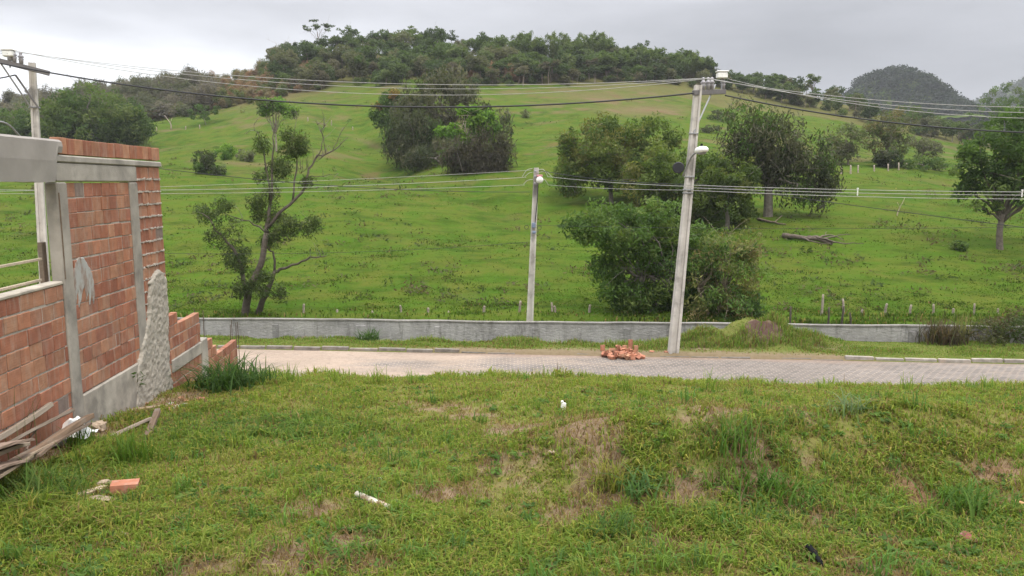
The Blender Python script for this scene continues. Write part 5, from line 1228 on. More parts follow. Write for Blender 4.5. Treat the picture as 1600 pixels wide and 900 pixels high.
# ------------------------------------------------------------------ boards, timbers and litter on the lot
def board(name, label, cat, p0, p1, w, h, c=(1, 1, 1), roll=0.0, group=None, mat=None):
    p0, p1 = np.asarray(p0, float), np.asarray(p1, float); d = p1 - p0; L_ = np.linalg.norm(d); d /= L_; s = np.cross(d, [0, 0, 1.0]); s /= np.linalg.norm(s); u = np.cross(s, d)
    s2 = s * math.cos(roll) + u * math.sin(roll); u2 = u * math.cos(roll) - s * math.sin(roll); n = 9; m = MB(); V = []
    ba, bb = R.normal(0, .006), R.normal(0, .008)
    for i, t in enumerate(np.linspace(0, 1, n)):
        f = 4 * t * (1 - t); k = (1.0 if 0 < i < n - 1 else .96); e_ = R.normal(0, .002, 8); ww, hh = w / 2 * k, h / 2 * k; ch = min(w, h) * .12
        prof = [(-ww, -hh + ch), (-ww + ch, -hh), (ww - ch, -hh), (ww, -hh + ch), (ww, hh - ch), (ww - ch, hh), (-ww + ch, hh), (-ww, hh - ch)]
        for (a, b_), ee in zip(prof, e_): V.append((p0 + p1) / 2 * 0 + d * (t - .5) * L_ * 1.0 + s2 * (a + ba * f * 3 + ee) + u2 * (b_ + bb * f * 2 + ee * .5))
    Q = [[i * 8 + a, i * 8 + (a + 1) % 8, i * 8 + 8 + (a + 1) % 8, i * 8 + 8 + a] for i in range(n - 1) for a in range(8)]
    for b0, rev in ((0, 1), ((n - 1) * 8, 0)):
        for f in ([0, 1, 2, 3], [0, 3, 4, 7], [7, 4, 5, 6]):
            q = [b0 + k for k in f]; Q.append(q[::-1] if not rev else q)
    # store in a frame aligned with the board so the grain runs along it
    M = np.stack([d, s2, u2], 1); m.add(np.array(V) @ M, Q, None, c)
    o = m.build(name, mat or M_wood); o.matrix_basis = Matrix.Translation(Vector(((p0 + p1) / 2).tolist())) @ Matrix(M.tolist()).to_4x4()
    return tag(o, label, cat, group)
def lg(u, v, dz=0.03): return lot(u, v) + [0, 0, dz]
def wl(u, v, o): s, z = wp(u, v, o); return W3(s, z, o).reshape(3)
GT = 'old timbers heaped along the brick wall'
board('timber', 'long grey weathered pole leaning highest along the foot of the brick wall', 'timber', wl(-60, 716, .05), wl(79, 632, .05), .050, .045, (1.0, .96, .9), .3, GT)
board('timber', 'dark plank under the long grey pole at the brick wall foot', 'timber', wl(0, 700, .14), wl(112, 642, .12), .06, .028, (.7, .65, .6), .5, GT)
board('timber', 'thick reddish brown beam lying diagonally from the timber heap towards the column foot', 'timber', wl(34, 722, .36), wl(142, 650, .18), .065, .05, (.72, .57, .46), .2, GT)
board('timber', 'thin brown slat beside the thick diagonal beam', 'timber', wl(60, 712, .42), wl(141, 662, .25), .035, .022, (.7, .58, .5), .1, GT)
board('timber', 'split brown stave propped in the middle of the timber heap', 'timber', wl(40, 705, .2), wl(60, 668, .1), .045, .015, (.6, .48, .42), .9, GT)
board('timber', 'pale short batten at the bottom of the timber heap', 'timber', wl(-20, 756, .5), wl(48, 712, .45), .05, .022, (1.1, 1.0, .85), .2, GT)
board('timber', 'grey batten resting over the pink board at the left edge', 'timber', wl(-30, 722, .4), wl(42, 694, .34), .06, .03, (1.05, .98, .9), .1, GT)
M_pinkboard = plain('pinkish_fibre_board', (0.25, 0.18, 0.135), 0.85, 0.15)
board('board', 'flat pinkish board at the left edge on top of the timber heap', 'board', wl(-60, 716, .36), wl(30, 690, .36), .24, .02, (1, 1, 1), .12, None, M_pinkboard)
board('board', 'second flat pinkish board half hidden under the first at the left edge', 'board', wl(-60, 752, .42), wl(20, 722, .42), .22, .02, (1, 1, 1), .05, None, M_pinkboard)
board('timber', 'dark rotten log end sticking out of the grass in front of the plaster patch', 'log', lg(230, 688, .03), lg(247, 650, .06), .06, .05, (.55, .45, .38), .1)
board('board', 'muddy board lying flat at the foot of the plaster patch', 'board', lg(205, 644, .02), lg(262, 638, .03), .10, .02, (1.0, .88, .68), .05)
board('timber', 'thin grey stick lying across the grass between heap and rotten log', 'stick', lg(172, 690, .04), lg(236, 662, .05), .035, .03, (1.1, 1.05, 1), .2)
board('board', 'narrow pale grey board on the grass left of the single brick', 'board', lg(110, 783, .02), lg(166, 768, .035), .075, .022, (1.6, 1.5, 1.35), .05)
board('board', 'short brownish board on the grass just below the single brick', 'board', lg(138, 784, .02), lg(180, 788, .02), .085, .022, (1.05, .95, .82), .08)
# small things
def chunk(name, label, cat, p, size, mat, c=(1, 1, 1), yaw=0.0, n=0.12, seed=0):
    rg2 = np.random.default_rng(seed); m = MB(); ph = np.linspace(0, math.pi, 7)[1:-1]; th = np.arange(10) * 2 * math.pi / 10; V = []
    for a in ph:
        for t in th:
            k = 1 + rg2.normal(0, n); f = lambda x: math.copysign(abs(x) ** .6, x); V.append([f(math.sin(a) * math.cos(t)) * k, f(math.sin(a) * math.sin(t)) * k, f(math.cos(a)) * k])
    V = np.array(V + [[0, 0, .95], [0, 0, -.95]]) * np.asarray(size) / 2; k = len(th); Q = [[i * k + j, (i + 1) * k + j, (i + 1) * k + (j + 1) % k, i * k + (j + 1) % k] for i in range(4) for j in range(k)]
    T = [[50, j, (j + 1) % k] for j in range(k)] + [[51, 4 * k + (j + 1) % k, 4 * k + j] for j in range(k)]
    m.add(V @ rotm(yaw, 0, 0).T, Q, T, c); o = m.build(name, mat); o.location = tuple(p); return tag(o, label, cat)
M_clod = simple_noise_mat('dry_clod', (0.26, 0.19, 0.13), (0.42, 0.33, 0.24), 20, bump=.6)
M_stone = simple_noise_mat('pale_stone', (0.42, 0.39, 0.34), (0.62, 0.58, 0.52), 20, bump=.5)
board('timber', 'dark joist end under the pink boards at the left edge', 'timber', wl(-50, 770, .3), wl(66, 700, .26), .07, .06, (.6, .53, .47), .1, GT)
board('timber', 'thin pale lath on top of the thick diagonal beam', 'timber', wl(45, 712, .40), wl(128, 664, .24), .03, .018, (1.15, 1.05, .92), .2, GT)
chunk('concrete_lump', 'square grey lump of concrete lying between beam and white bag in the timber heap', 'concrete lump', lg(85, 700, .07), (.20, .13, .12), M_concrete, yaw=.5, n=.05, seed=2)
def bag():
    p = lg(114, 690, .12); m = MB(); n = 24; a = np.linspace(0, 1, n); A, B = np.meshgrid(a, a, indexing='xy')
    rr_ = np.hypot(A - .5, B - .5); z = .16 * np.exp(-(rr_ / .33) ** 2) + .07 * (fbm(A * 6, B * 6, 3, 4) - .45) + .04 * np.abs(np.sin(9 * fbm(A * 3, B * 3, 5, 2))) * np.exp(-(rr_ / .4) ** 2)
    grid_mesh(m, (A - .5) * .34 + .04 * fbm(A * 5, B * 5, 8, 2), (B - .5) * .28, z - .06); o = m.build('crumpled_bag', M_box, None, False); o.location = tuple(p)
    so = o.modifiers.new('thickness', 'SOLIDIFY'); so.thickness = .003; tag(o, 'crumpled white plastic bag caught in the grass at the timber heap', 'plastic bag')
bag()
chunk('clod', 'small yellowish clod on the grass just above the narrow pale board', 'clod', lg(164, 760, .02), (.10, .07, .05), M_clod, seed=3)
chunk('clod', 'tan lump half hidden behind the white bag by the heap', 'clod', lg(153, 675, .05), (.16, .12, .10), M_clod, seed=4)
chunk('stone', 'pale pebble on the grass below the single brick, right one of two', 'stone', lg(292, 836, .012), (.05, .04, .03), M_stone, seed=5)
chunk('stone', 'pale flat stone on the grass below the single brick, left one of two', 'stone', lg(195, 837, .01), (.07, .045, .025), M_stone, seed=6)
chunk('stone', 'tiny white stone on the grass above the pipe', 'stone', lg(594, 751, .012), (.035, .03, .025), M_box, seed=7)
chunk('clod', 'reddish clod on the brown patch near the top of the lawn', 'clod', lg(862, 712, .012), (.06, .05, .03), M_clod, seed=8)
# pvc pipe
p0, p1 = lg(558, 779, .03), lg(622, 806, .03); m = MB(); d = unit(p1 - p0); n = 24; ang = np.arange(n) * 2 * math.pi / n
s_ = np.cross(d, [0, 0, 1.0]); s_ /= np.linalg.norm(s_); u_ = np.cross(s_, d); V = []
for q, r_ in ((p0, .024), (p1, .024), (p1, .0205), (p0, .0205)): V += [q + r_ * (math.cos(a) * s_ + math.sin(a) * u_) for a in ang]
Q = [[i * n + k, i * n + (k + 1) % n, ((i + 1) % 4) * n + (k + 1) % n, ((i + 1) % 4) * n + k] for i in range(4) for k in range(n)]
pm = simple_noise_mat('muddy_pvc', (0.46, 0.42, 0.33), (0.56, 0.52, 0.42), 12, rough=.45, bump=.05, spec=.4, c3=(0.26, 0.15, 0.08), scale2=9)
m.add(np.array(V), Q); o = m.build('pvc_pipe', pm, None, True, loc=(p0 + p1) / 2); o.data.polygons.foreach_set('use_smooth', np.array([abs(i // n - 1) != 0 and i // n != 3 for i in range(len(Q))])); tag(o, 'short piece of cream plastic pipe with mud stains lying on the lawn', 'pipe')
# white marker stake, terracotta shard, dark thing
p = lot(880, 641); m = MB(); M = rotm(.3, .15, 0); chamfer_box(m, p + [0, 0, .03], (.055, .03, .11), .006, M); chamfer_box(m, p + [-.012, 0, .095], (.03, .026, .03), .006, M); o = m.build('marker_stake', M_box, loc=p); tag(o, 'small broken white marker stake standing in the grass near the lot edge', 'marker stake')
def shard(label, p, w, l, c, yaw, tilt):
    m = MB(); a = np.linspace(-1.0, 1.0, 11); b_ = np.linspace(-.5, .5, 7); A, B = np.meshgrid(a, b_, indexing='xy'); rad = w / 1.6
    k = 1 - .25 * (fbm(A * 2, B * 3, 3, 3) - .3) * np.abs(B) * 2
    X = rad * np.sin(A) * k; Z = rad * np.cos(A) - rad * .75; Y = B * l * (1 + .25 * (vnoise(A * 2, B * 0, 4) - .5)); P = np.stack([X, Y, Z], -1) @ rotm(yaw, tilt, .2).T
    grid_mesh(m, P[..., 0], P[..., 1], P[..., 2], np.tile(np.array(c), A.shape + (1,))); o = m.build('tile_shard', M_brick); o.location = tuple(p); s = o.modifiers.new('thickness', 'SOLIDIFY'); s.thickness = .012; tag(o, label, 'tile shard')
shard('dark red broken roof tile lying in the grass of the right foreground', lg(1518, 846, .02), .11, .10, (.20, .07, .06), .4, .3)
shard('orange tile fragment at the far right edge of the foreground', lg(1596, 795, .03), .08, .09, (.48, .25, .13), 1.2, .5)
p = lot(1268, 874); m = MB(); tube(m, curve_pts([lg(1255, 862, .03), lg(1266, 872, .05), lg(1285, 890, .02)], 9), [.008, .018, .012, .024, .016, .022, .012, .016, .005], 7); o = m.build('dark_rag', M_darkplastic, None, True, loc=p); tag(o, 'dark crumpled rag in the grass of the right foreground', 'rag')
# broken clay chips at the foot of the pier
for i in range(26):
    u, v = R.uniform(205, 325), R.uniform(622, 645)
    if v < 632 and u < 262: continue
    p = lg(u, v, .012); brick_chip = chunk('brick_chip', 'small chip of broken brick scattered at the foot of the plastered pier', 'brick chip', p, R.uniform(.03, .075, 3) * [1, 1, .5], M_brick if R.random() < .75 else M_stone, np.array(BRICKC[int(R.integers(6))]), R.uniform(0, 3), .2, 50 + i); brick_chip['group'] = 'brick chips at the pier foot'

# ------------------------------------------------------------------ grass
def blades(mb, P, h, w, az, lean, colr, curl=0.5):
    """curved tapering blades: one quad and one triangle each"""
    n = len(P); d = np.stack([np.cos(az), np.sin(az), 0 * az], -1); s = np.stack([-np.sin(az), np.cos(az), 0 * az], -1)
    mid = P + d * (h * lean * .35)[:, None] + np.array([0, 0, 1.0]) * (h * .62 * np.sqrt(np.clip(1 - (lean * .5) ** 2, .1, 1)))[:, None]
    tip = P + d * (h * lean)[:, None] + np.array([0, 0, 1.0]) * (h * np.clip(1 - lean * curl * .75, .12, 1))[:, None]
    b = s * (w / 2)[:, None]; V = np.stack([P - b, P + b, mid + b * .85, mid - b * .85, tip], 1).reshape(-1, 3)
    i = np.arange(n)[:, None] * 5; c = np.repeat(colr, 5, 0)
    mb.add(V, i + np.array([0, 1, 2, 3]), i + np.array([3, 2, 4]), c)
TALL = []
for u, v, ru, ext in ((40, 775, 80, .20), (130, 735, 50, .12), (195, 710, 45, .13), (30, 820, 90, .12), (120, 830, 120, .06), (430, 665, 140, .06), (520, 700, 120, .04), (1160, 690, 60, .12), (1040, 800, 60, .07), (1500, 800, 110, .08), (1300, 800, 130, .07), (960, 720, 50, .08), (1230, 850, 90, .06), (1420, 640, 120, .05), (880, 860, 120, .04)):
    p = lot(u, v); TALL.append((p[0], p[1], ru * p[1] / FPX, ext))
LUSH = [(lot(u, v), ru, k) for u, v, ru, k in ((420, 670, 170, 1.0), (560, 690, 120, .6), (300, 660, 80, .7), (1280, 800, 180, .6), (1500, 830, 150, .6), (1170, 690, 80, .7), (80, 760, 110, .6))]
GC = np.array([(0.130, 0.200, 0.035), (0.163, 0.229, 0.038), (0.195, 0.232, 0.049), (0.105, 0.169, 0.032), (0.229, 0.229, 0.058), (0.145, 0.209, 0.035)])
LC = np.array([(0.095, 0.177, 0.041), (0.116, 0.201, 0.046), (0.085, 0.149, 0.039)])
DC = np.array([(0.226, 0.155, 0.066), (0.179, 0.112, 0.055), (0.263, 0.199, 0.086), (0.142, 0.090, 0.045)])
def lot_grass(n, seed):
    rg = np.random.default_rng(seed); Y = np.exp(rg.uniform(math.log(3.5), math.log(13.1), n)); X = rg.uniform(-.95, 1.25, n) * (Y + .3)
    cl = fbm(X / .22, Y / .22, 71, 3); B, _ = bare(X, Y)
    wallX = W0[0] + (Y - W0[1]) * (WD[0] / WD[1]); keep = (rg.random(n) < (1 - .86 * B) * (.35 + .9 * smooth(.35, .6, cl))) & ~((X < wallX + .02) & (Y < 14.2))
    X, Y, B, cl = X[keep], Y[keep], B[keep], cl[keep]; n = len(X)
    tall = .032 + .050 * smooth(.42, .72, fbm(X / .7, Y / .7, 72, 3)) + .03 * smooth(.5, .75, fbm(X / .25, Y / .25, 75, 3))
    for (a, b_, r_, e_) in TALL: tall = tall + e_ * np.exp(-((X - a) / r_) ** 2 - ((Y - b_) / (r_ * .8)) ** 2) * (.35 + .95 * smooth(.35, .65, fbm(X / .3, Y / .3, 73, 3)))
    tall = tall + (.05 + .14 * smooth(.45, .75, fbm(X / .8, Y / .8, 74, 3))) * smooth(10.9, 12.2, Y)
    h = tall * rg.uniform(.55, 1.45, n) * (1 - .3 * B); w = (.0038 + .0006 * Y) * rg.uniform(.7, 1.5, n) * (1 + .9 * (rg.random(n) < .12))
    lush = 0
    for (p, ru, k) in LUSH: lush = np.maximum(lush, k * np.exp(-((X - p[0]) / (ru * p[1] / FPX)) ** 2 - ((Y - p[1]) / (ru * p[1] / FPX * .7)) ** 2))
    c = GC[rg.integers(0, len(GC), n)]; m_ = rg.random(n) < lush * .85; c[m_] = LC[rg.integers(0, 3, m_.sum())]
    zone = smooth(.45, .65, fbm(X / 1.3, Y / 1.0, 76, 3))[:, None]; c = c * np.array([1.08, 1.0, .9]) * (1 - .35 * zone) + c * np.array([1.22, 1.04, 1.0]) * .35 * zone
    dm = rg.random(n) < .055 + .38 * B + .09 * zone[:, 0] * (1 - lush); c[dm] = DC[rg.integers(0, 4, dm.sum())]
    c = c * rg.uniform(.8, 1.2, (n, 1))
    m = MB(); blades(m, np.stack([X, Y, zlot(X, Y) - .004], -1), h, w, rg.uniform(0, 6.283, n), np.clip(rg.normal(.75, .28, n), .05, 1.15), c, .8)
    # matted straw lying on the bare patches
    k = 80000; Y = np.exp(rg.uniform(math.log(3.6), math.log(12.6), k)); X = rg.uniform(-.85, 1.2, k) * Y; B, _ = bare(X, Y); q = (rg.random(k) < .14 + .75 * B) & (X > W0[0] + .05 - .06 * (Y - 9)); X, Y = X[q], Y[q]; k = len(X)
    blades(m, np.stack([X, Y, zlot(X, Y) + rg.uniform(.002, .02, k)], -1), rg.uniform(.04, .12, k), (.003 + .0005 * Y) * rg.uniform(.7, 1.4, k), rg.uniform(0, 6.283, k), rg.uniform(.95, 1.15, k), DC[rg.integers(0, 4, k)] * rg.uniform(.7, 1.1, (k, 1)), 1.15)
    # coarser tufts that break up the turf, mostly on the rough right half
    k = 1150; Y = np.exp(rg.uniform(math.log(4.0), math.log(11.5), k)); X = rg.uniform(-.75, 1.2, k) * Y; q = (fbm(X / .9, Y / .9, 97, 3) + .10 * smooth(-.5, 1.5, X) > .55) & (X > W0[0] + .3 - .06 * (Y - 9)); X, Y = X[q], Y[q]; nb = 16
    X2 = np.repeat(X, nb) + rg.normal(0, .035, len(X) * nb); Y2 = np.repeat(Y, nb) + rg.normal(0, .03, len(X) * nb); k = len(X2); tc_ = GC[rg.integers(0, 6, len(X))]; tc_[::3] = LC[rg.integers(0, 3, len(tc_[::3]))]
    blades(m, np.stack([X2, Y2, zlot(X2, Y2) - .004], -1), np.repeat(rg.uniform(.08, .22, len(X)), nb) * rg.uniform(.6, 1.2, k), rg.uniform(.006, .012, k), rg.uniform(0, 6.283, k), np.clip(rg.normal(.7, .25, k), .1, 1.1), np.repeat(tc_, nb, 0) * rg.uniform(.8, 1.15, (k, 1)), .8)
    return m
tag(lot_grass(540000, 3).build('lot_grass', M_grass), 'short patchy grass covering the building lot', 'grass', kind='stuff')
# broad leaved weeds on the lot
def weeds(n, seed):
    rg = np.random.default_rng(seed); Y = np.exp(rg.uniform(math.log(4.0), math.log(10), n)); X = rg.uniform(-.75, .75, n) * Y; ok = (X > W0[0] + .3 - .06 * (Y - 9)) & (fbm(X / .5, Y / .5, 81, 3) > .50); X, Y = X[ok], Y[ok]; m = MB()
    for x, y in zip(X, Y):
        k = int(rg.integers(6, 14)); pp = np.array([x, y, float(zlot(x, y))]) + rg.normal(0, .022, (k, 3)) * [1, 1, .3] + [0, 0, .03]
        cards(m, pp, np.tile([0, 0, 1.0], (k, 1)), rg.uniform(.035, .06), .022, np.array([(.09, .16, .034), (.11, .18, .04), (.08, .14, .04)][rg.integers(3)]) * rg.uniform(.85, 1.15, (k, 1)), 0, 1.0, rg)
    return m
tag(weeds(2600, 6).build('lot_weeds', M_grass), 'small broad leaved weeds among the grass', 'weeds', kind='stuff')
# slope down to the street
rg = np.random.default_rng(8); n = 42000; Y = rg.uniform(12.8, 20.0, n); X = rg.uniform(-1.0, 1.15, n) * Y; m = MB()
blades(m, np.stack([X, Y - SK * X * smooth(13, 20, Y), zlot(X, Y)], -1), rg.uniform(.08, .25, n), rg.uniform(.012, .02, n), rg.uniform(0, 6.283, n), rg.uniform(.2, .9, n), GC[rg.integers(0, 6, n)] * rg.uniform(.8, 1.2, (n, 1)))
tag(m.build('bank_grass', M_grass), 'grass on the bank falling to the street', 'grass', kind='stuff')
# verge grass
rg = np.random.default_rng(9); n = 115000; X = rg.uniform(-26, 32, n); r_ = rg.uniform(25.62, 29.2, n); k = fbm(X / 1.6, r_ / 1.0, 82, 3); hpv = np.exp(-((X - 8.85) / 0.80) ** 2 - ((r_ - 27.4) / 0.65) ** 2)
trim = smooth(10.6, 11.6, X); h = (.05 + .24 * smooth(.42, .68, k) * smooth(26.0, 27.0, r_)) * (1 - .62 * trim) * (1 - .5 * smooth(-3, -6, X)); dens = (1 - .93 * smooth(.35, .7, hpv)) * (1 - .8 * (smooth(26.3, 25.8, r_) * smooth(-5, -1, X) * (1 - trim))); dens = dens * np.where((X > -8.6) & (X < -7.0) & (r_ > 27.2), .3, 1) * np.where((X > -1.9) & (X < 10.6), .45 + .55 * smooth(.4, .6, k), 1)
q = rg.random(n) < dens; X, r_, h, k, trim = X[q], r_[q], h[q], k[q], trim[q]; n = len(X)
c = np.array([(.125, .195, .034), (.15, .22, .038), (.175, .22, .048), (.105, .16, .034), (.21, .215, .07)])[rg.integers(0, 5, n)]; dm = rg.random(n) < .10 + .22 * smooth(26.6, 25.9, r_) * (1 - trim) + .10 * ((X > -2) & (X < 11)); c[dm] = DC[rg.integers(0, 4, dm.sum())]; c = c * rg.uniform(.8, 1.2, (n, 1))
m = MB(); blades(m, np.stack([X, ydep(X, r_), zverge(X, r_)], -1), h * rg.uniform(.6, 1.4, n), rg.uniform(.018, .032, n), rg.uniform(0, 6.283, n), np.clip(rg.normal(.5, .3, n), .05, 1.1), c)
tag(m.build('verge_grass', M_grass), 'long tufted grass on the verge in front of the low wall', 'grass', kind='stuff')
# pasture: grazed turf with darker tussocks and trampled specks
def pasture_tufts(n, seed):
    rg = np.random.default_rng(seed); Y = 1 / rg.uniform(1 / 150, 1 / 34.5, n); X = rg.uniform(-1.0, 1.0, n) * Y
    kk = .55 * fbm(X / 2.2, Y / 1.2, 83, 4) + .45 * fbm(X / 11, Y / 6, 87, 3); q = rg.random(n) < .12 + .88 * smooth(.46, .60, kk); X, Y, kk = X[q], Y[q], kk[q]; n = len(X)
    ts = smooth(.60, .70, fbm(X / .8, Y / .8, 84, 3)); near = smooth(39, 35, Y)
    h = .05 + .08 * ts + .16 * near; w = (.02 + .0008 * Y) * rg.uniform(.7, 1.5, n)
    c = np.array([(.060, .108, .013), (.075, .121, .016), (.092, .120, .022), (.050, .090, .012)])[rg.integers(0, 4, n)]
    dk = rg.random(n) < ts * .6; c[dk] = np.array([(.042, .070, .012), (.052, .070, .018), (.076, .074, .028)])[rg.integers(0, 3, dk.sum())]; dd = rg.random(n) < .02 + .08 * near; c[dd] = DC[rg.integers(0, 4, dd.sum())]
    m = MB(); blades(m, np.stack([X, Y, zfield(X, Y) - .01], -1), h * rg.uniform(.5, 1.5, n), w, rg.uniform(0, 6.283, n), np.clip(rg.normal(.5, .3, n), .05, 1.1), c * rg.uniform(.82, 1.18, (n, 1))); return m
tag(pasture_tufts(270000, 12).build('pasture_grass', M_grass), 'grazed grass and tussocks covering the pasture hillside', 'grass', kind='stuff')
rg = np.random.default_rng(14); m = MB(); n = 5200; Y = 1 / rg.uniform(1 / 190, 1 / 38, n); X = rg.uniform(-.8, .8, n) * Y; q = rg.random(n) < .04 + .7 * smooth(.50, .66, .5 * fbm(X / 9, Y / 9, 86, 3) + .5 * fbm(X / 2.2, Y / 2.2, 88, 3)); X, Y = X[q], Y[q]
for x, y in zip(X, Y):
    k = 14; s = rg.uniform(.12, .30) * (1 + y / 160); pp = np.array([x, y, float(zfield(x, y))]) + rg.normal(0, 1, (k, 3)) * [s, s, s * .35] + [0, 0, s * .45]
    cards(m, pp, np.tile([0, 0, 1.0], (k, 1)), s * .9, s * .35, np.array([(.046, .072, .016), (.058, .074, .024), (.082, .074, .035), (.10, .078, .045)][rg.integers(4)]) * rg.uniform(.8, 1.2, (k, 1)), 0, .7, rg)
tag(m.build('pasture_weeds', M_leaf), 'dark low weeds dotted over the pasture', 'weeds', kind='stuff')

# grass clumps one can tell apart
def grass_clump(label, p, n, h, spread, w, cols, lean=.6, seed=0, cat='grass clump', name='grass_clump', group=None, up=0.0):
    rg = np.random.default_rng(seed); p = np.asarray(p, float); m = MB(); az = rg.uniform(0, 6.283, n); q = p + np.stack([rg.normal(0, spread * .25, n), rg.normal(0, spread * .25, n), 0 * az], -1)
    L_ = h * rg.uniform(.55, 1.1, n); ln = np.clip(rg.normal(lean, .2, n), .03, 1.2); cc = np.array(cols)[rg.integers(0, len(cols), n)] * rg.uniform(.8, 1.2, (n, 1))
    d = np.stack([np.cos(az), np.sin(az), 0 * az], -1); s = np.stack([-np.sin(az), np.cos(az), 0 * az], -1); ts = np.linspace(0, 1, 6); V = []
    for t in ts:
        c = q + d * (L_ * ln * t ** 1.6)[:, None] + np.array([0, 0, 1.0]) * (L_ * (t - ln * .55 * t ** 2.4))[:, None]; ww = (w * (1 - t) ** .7 * .5 * rg.uniform(.95, 1.05, n) + .0006)[:, None]; V += [c - s * ww, c + s * ww]
    V = np.stack(V, 1).reshape(-1, 3); i = np.arange(n)[:, None] * 12; Q = np.concatenate([i + np.array([2 * k, 2 * k + 1, 2 * k + 3, 2 * k + 2]) for k in range(5)])
    m.add(V, Q, None, np.repeat(cc, 12, 0)); o = m.build(name, M_grass, None, True, loc=p); return tag(o, label, cat, group)
DG = [(.040, .078, .022), (.052, .095, .028), (.062, .11, .03)]
grass_clump('dense dark green broad bladed grass clump at the foot of the stepped wall', lot(352, 608), 240, .62, .85, .022, DG, .85, 1)
grass_clump('smaller dark grass clump right of the dense one near the stepped wall end', lot(400, 600), 90, .42, .5, .018, DG + [(.08, .13, .03)], .7, 2)
grass_clump('tallest grass clump on the lot edge, below the small pole', lot(822, 590), 130, .50, .5, .016, [(.06, .10, .028), (.08, .125, .03), (.05, .08, .025)], .45, 3)
grass_clump('pale glaucous grass tuft at the right of the lot edge', lot(1326, 648), 60, .25, .35, .011, [(.14, .19, .09), (.11, .16, .07), (.17, .21, .11)], .75, 4)
grass_clump('bright bunch of grass beside the white bag', lot(205, 722), 110, .34, .34, .012, [(.085, .15, .022), (.10, .165, .028)], .5, 5)
grass_clump('long bladed grass bunch hiding the front of the white bag', lot(125, 702), 60, .28, .3, .011, [(.085, .145, .025), (.07, .12, .022)], .5, 6)
grass_clump('tall thin stalks of grass at the left edge in front of the timber heap', lot(28, 730), 26, .78, .6, .008, [(.085, .11, .04), (.11, .12, .05)], .25, 7)
grass_clump('sprawling long grass at the left edge of the lawn', lot(50, 790), 150, .42, .6, .012, [(.075, .13, .026), (.06, .105, .022), (.10, .14, .035)], .75, 8)
grass_clump('yellowing grass clump on the bare mound', lot(950, 762), 90, .34, .28, .010, [(.19, .19, .04), (.14, .17, .035), (.22, .19, .06)], .7, 9)
grass_clump('broad bladed green clump on the bare mound', lot(1000, 770), 60, .26, .3, .018, [(.07, .13, .04), (.085, .15, .045)], .8, 10)
grass_clump('leafy grass clump low on the front of the mound', lot(955, 840), 80, .24, .3, .014, [(.065, .12, .03), (.08, .135, .03)], .7, 11)
grass_clump('upright grass clump at the back right of the mound', lot(1145, 702), 110, .34, .42, .013, [(.07, .13, .026), (.085, .145, .03)], .6, 12)
grass_clump('lush grass clump right of the mound', lot(1195, 770), 110, .28, .42, .013, [(.07, .135, .026), (.085, .15, .03)], .6, 13)
grass_clump('lush grass clump in the right foreground by the red earth', lot(1500, 800), 120, .28, .45, .013, [(.07, .13, .028), (.085, .145, .03)], .65, 14)
for i, (u, h) in enumerate(((455, .35), (530, .28), (587, .34), (640, .26), (980, .24), (1110, .40), (1285, .25), (1420, .30), (1545, .30))):
    grass_clump(f'thin taller grass stems poking up along the lot edge before the street', lot(u, 600) if u < 700 else lot(u, 612), 30, h, .22, .012, GC[:4], .4, 30 + i, group='tall stems along the lot edge')
grass_clump('big dark green tussock against the low wall on the left verge', vpt(575, 28.4), 170, .75, .8, .035, DG + [(.07, .12, .03)], .8, 20)
grass_clump('dark dead reddish shrub tuft growing on the right wall stretch', vpt(1478, 28.95), 420, 1.15, 1.5, .035, [(.085, .06, .04), (.11, .075, .05), (.07, .075, .035), (.06, .05, .035)], .45, 21, name='dry_shrub', cat='shrub')
grass_clump('pale straw coloured reeds beside the dark dead shrub at the wall', vpt(1508, 28.9), 60, 1.3, .6, .03, [(.22, .20, .09), (.16, .17, .06)], .2, 22, name='reed_clump', cat='reeds')
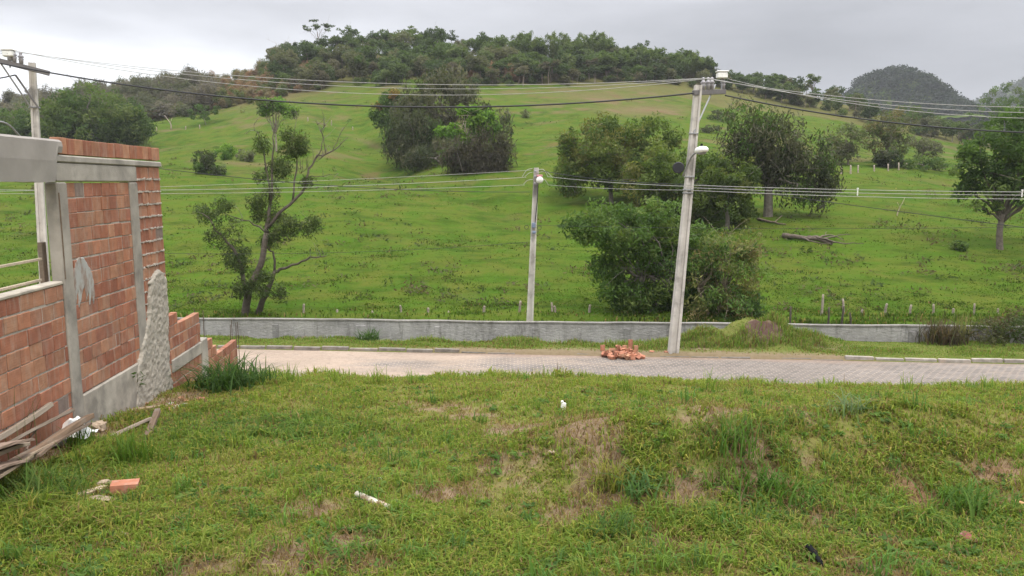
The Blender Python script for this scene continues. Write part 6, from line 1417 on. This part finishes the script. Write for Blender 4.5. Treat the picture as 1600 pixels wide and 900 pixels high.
# mounded thicket at the right end of the wall
p = vpt(1570, 28.9); rt = empty('wall_thicket', p, 'mounded brown green thicket swallowing the right end of the low wall', 'thicket'); m = MB()
crown(m, [(at(1580, 512, p[1] + .3), np.array([1.35, .9, .62])), (at(1545, 520, p[1]), np.array([.9, .7, .40])), (at(1640, 505, p[1] + .3), np.array([1.6, .9, .8]))], 150, .26, 40, .16, .05, [(.075, .075, .035), (.10, .075, .045), (.06, .085, .026), (.09, .095, .04)], .3, .8, R, .3, .5, .2); part(m, 'foliage', M_leaf, rt)
m = MB()
for k in range(22):
    b0 = p + np.array([R.uniform(-.9, 1.8), R.uniform(-.2, .5), -.05]); tube(m, curve_pts([b0, b0 + [R.normal(0, .2), 0, .4], b0 + [R.normal(0, .4), R.normal(0, .2), R.uniform(.6, 1.0)]], 6), np.linspace(.018, .006, 6), 4, (.9, .8, .7))
part(m, 'stems', M_bark, rt)
# young sprig by the pier
p = lot(205, 626); rt = empty('young_sprig', p, 'young leafy sprig growing against the plaster patch', 'sapling'); m, q = MB(), MB(); tip = W3(*wp(201, 585), .10).reshape(3); P = curve_pts([p, (p + tip) / 2 + [.03, 0, 0], tip], 9); tube(q, P, np.linspace(.006, .003, 9), 5, (.7, .9, .4))
for i in range(2, 9):
    for s in (-1, 1): cards(m, (P[i] + np.array([s * .045, R.normal(0, .015), .01]))[None], np.array([[0, 0, 1.0]]), .10, .04, np.array([[.05, .085, .022]]), 0.2, 1.0)
part(m, 'leaves', M_grass, rt); part(q, 'stem', M_bark, rt)

# ------------------------------------------------------------------ the damp air between here and the far hills
def haze(dens):
    m, t = new_mat('damp_air'); b = NB(t); v = b.n('ShaderNodeVolumePrincipled'); v.inputs['Density'].default_value = dens; v.inputs['Color'].default_value = (0.93, 0.95, 1.0, 1); v.inputs['Anisotropy'].default_value = 0.0
    o = b.n('ShaderNodeOutputMaterial'); b.l(v.outputs[0], o.inputs['Volume'])
    x, y0, y1, z0, z1 = 2700.0, -2700.0, 2700.0, CZ - 9.0, CZ + 260.0
    mb = MB(); mb.add([[-x, y0, z0], [x, y0, z0], [x, y1, z0], [-x, y1, z0], [-x, y0, z1], [x, y0, z1], [x, y1, z1], [-x, y1, z1]], BOXQ)
    tag(mb.build('haze', m), 'thin damp haze over the valley', 'haze', kind='stuff')
HAZE = 0.00018
if HAZE > 0: haze(HAZE)
